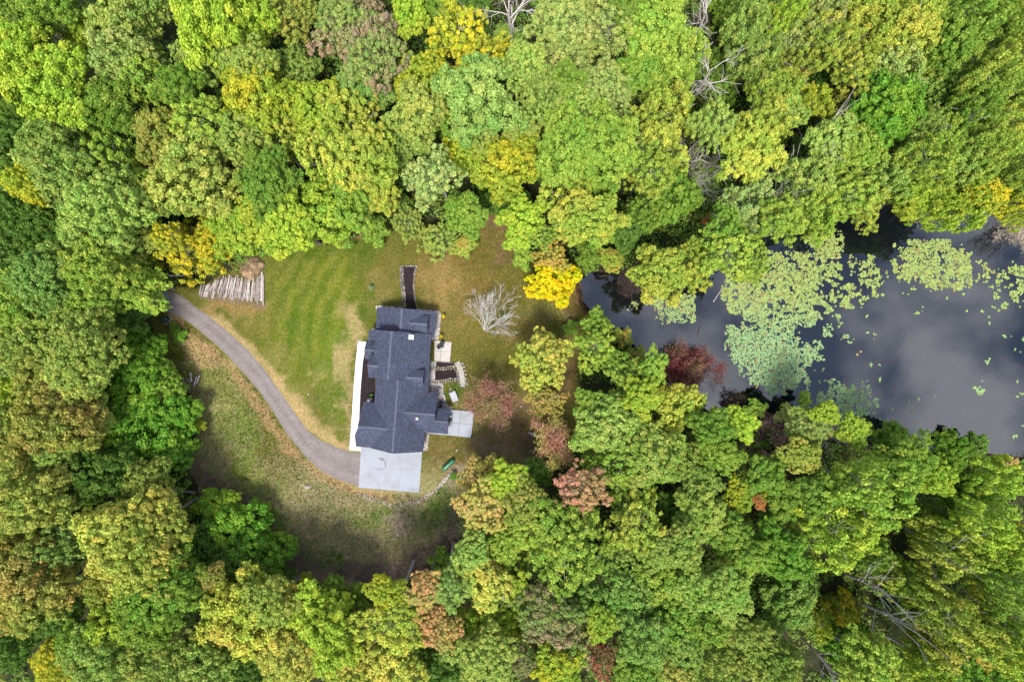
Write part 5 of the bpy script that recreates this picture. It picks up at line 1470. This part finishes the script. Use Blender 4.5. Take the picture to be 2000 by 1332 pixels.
# ------------------------------------------------------------------ labels of the wood's trees
def region(x, y):
    if x < 450 and y < 450: return 'in the upper left wood'
    if y < 470 and x < 1150: return 'in the wood above the lawn'
    if y < 600 and x >= 1100: return 'in the wood above the pond'
    if x < 480 and y < 900: return 'in the wood left of the drive'
    if x < 640: return 'in the lower left wood'
    if x < 1420 and y < 850: return 'between the lawn and the pond'
    if x < 1120: return 'in the wood below the house'
    return 'in the wood below the pond'
groups = {}
for e, px, py, cls, r in TREES:
    groups.setdefault((region(px, py), CLS[cls][4]), []).append((px, py, e, r))
for (rg, words), lst in groups.items():
    lst.sort(key=lambda q: (q[0], q[1]))
    for k, (px, py, e, r) in enumerate(lst):
        if len(lst) == 1: lab = 'the only %s tree %s' % (words, rg)
        else: lab = '%s %s tree from the left %s' % (ordw(k + 1), words, rg)
        tag(e, lab, 'tree', 'trees of the surrounding wood')

# ------------------------------------------------------------------ undergrowth of the wood, grass of the meadow
rng = np.random.default_rng(8)
n = 8600
bx, by = rng.uniform(-112, 118, n), rng.uniform(-78, 80, n)
ppx, ppy = to_px(bx, by)
ok = ~inside(CLEAR_PX, ppx + rng.normal(0, 8, n), ppy + rng.normal(0, 8, n)) & ~inside(LAKE, bx, by) & (line_dist(LAKE, bx, by, True) > .6)
ok &= ~inside(DR_POLY, bx, by) & (line_dist(DR_POLY, bx, by, True) > 1.2) & ~inside(HS_POLY, bx, by)
ok &= fbm(bx * .09, by * .09, 55) > .24
bx, by = bx[ok], by[ok]
bz = gz(bx, by)
nb = len(bx); per = 56
br = rng.uniform(.6, 2.2, nb); bh = br * rng.uniform(.7, 2.2, nb)
d = unit(rng.normal(size=(nb, per, 3))); d[..., 2] = np.abs(d[..., 2])
bz = bz + np.where(rng.random(nb) < .45, rng.uniform(.5, 5.0, nb), 0)
C = np.stack([bx, by, bz], -1)[:, None, :] + d * np.stack([br, br, bh], -1)[:, None, :] * rng.uniform(.6, 1, (nb, per, 1))
N = unit(d + np.array([0, 0, .6]) + rng.normal(size=(nb, per, 3)) * .5)
hue = rng.random((nb, 1)) * np.ones((1, per))
C, N = C.reshape(-1, 3), N.reshape(-1, 3)
Q = leaf_quads(C, N, rng.uniform(.14, .26, len(C)), rng)
me = quads_mesh('undergrowth', Q, np.stack([hue.reshape(-1), np.clip(rng.normal(.5, .2, len(C)), 0, 1), rng.random(len(C)), np.ones(len(C))], -1))
o = link('undergrowth', me, M_LEAF)
o.color = (*leaf_col((98, 138, 58)), 1); o['tint'] = list(leaf_col((122, 128, 62))); o['tint_amount'] = .3
tag(o, 'dark green undergrowth covering the floor of the wood', 'undergrowth', kind='stuff')

n = 120000
bx, by = rng.uniform(-64, 20, n), rng.uniform(-46, 22, n)
ppx, ppy = to_px(bx, by)
ok = inside(CLEAR_PX, ppx, ppy) & ~inside(DR_POLY, bx, by) & ~inside(HS_POLY, bx, by) & (line_dist(DR_POLY, bx, by, True) > .15) & ~inside(LAKE, bx, by)
below = (ppy > np.interp(ppx, [q[0] for q in DRIVE_LO[4:]] + [2000], [q[1] for q in DRIVE_LO[4:]] + [952])) & (ppx < 900)
ok &= (below | (rng.random(n) < .6))
bx, by, below = bx[ok], by[ok], below[ok]
n = len(bx)
ix = np.clip(np.searchsorted(xs, bx), 0, len(xs) - 1); iy = np.clip(np.searchsorted(ys, by), 0, len(ys) - 1)
gc = gcol[iy, ix]
hgt = np.where(below, rng.uniform(.12, .4, n), rng.uniform(.04, .09, n))
C = np.stack([bx, by, gz(bx, by) + hgt * .45], -1)
N = unit(rng.normal(size=(n, 3)) * np.array([1, 1, .5]) + np.array([0, 0, .7]))
Q = leaf_quads(C, N, hgt * .62, rng, .3)
vcol = gc * rng.uniform(.5, 1.7, (n, 1)) * (1 + rng.normal(0, .1, (n, 3)))
me = quads_mesh('grass', Q, np.concatenate([np.clip(vcol, 0, 1), np.ones((n, 1))], -1))
m, nt, p = new_mat('grass_blades')
at = nt.nodes.new('ShaderNodeAttribute'); at.attribute_name = 'leaf'
nt.links.new(at.outputs['Color'], p.inputs['Base Color']); p.inputs['Roughness'].default_value = .9
tag(link('grass', me, m), 'rough grass and weeds of the meadow and lawn', 'grass', kind='stuff')

# dry brush along the edges of the meadow
rb = random.Random(91)
mb = MB()
for k in range(3200):
    t = rb.random()
    if t < .62: x, y = rb.uniform(560, 860), 0; y = np.interp(x, [560, 620, 700, 780, 860], [1095, 1120, 1130, 1120, 1085]) + rb.gauss(0, 15)
    elif t < .8: x, y = rb.gauss(890, 14), rb.gauss(1035, 26)
    else: x, y = rb.gauss(430, 36), 0; y = 960 + (x - 430) * .75 + rb.gauss(0, 16)
    P = wp(x, y, 0); P.z = rb.uniform(.03, .3)
    d_ = Vector((rb.gauss(0, 1), rb.gauss(0, 1), rb.gauss(0, .3))).normalized() * rb.uniform(.15, .7)
    mb.tube([P - d_, P + d_], rb.uniform(.012, .035), 3, cap=False)
tag(mb.build('dry_brush', speckle('dry_brush', lin(112, 90, 84), lin(188, 166, 156), 3, .95)), 'dry brown brush and fallen sticks along the meadow edge', 'brush', kind='stuff')
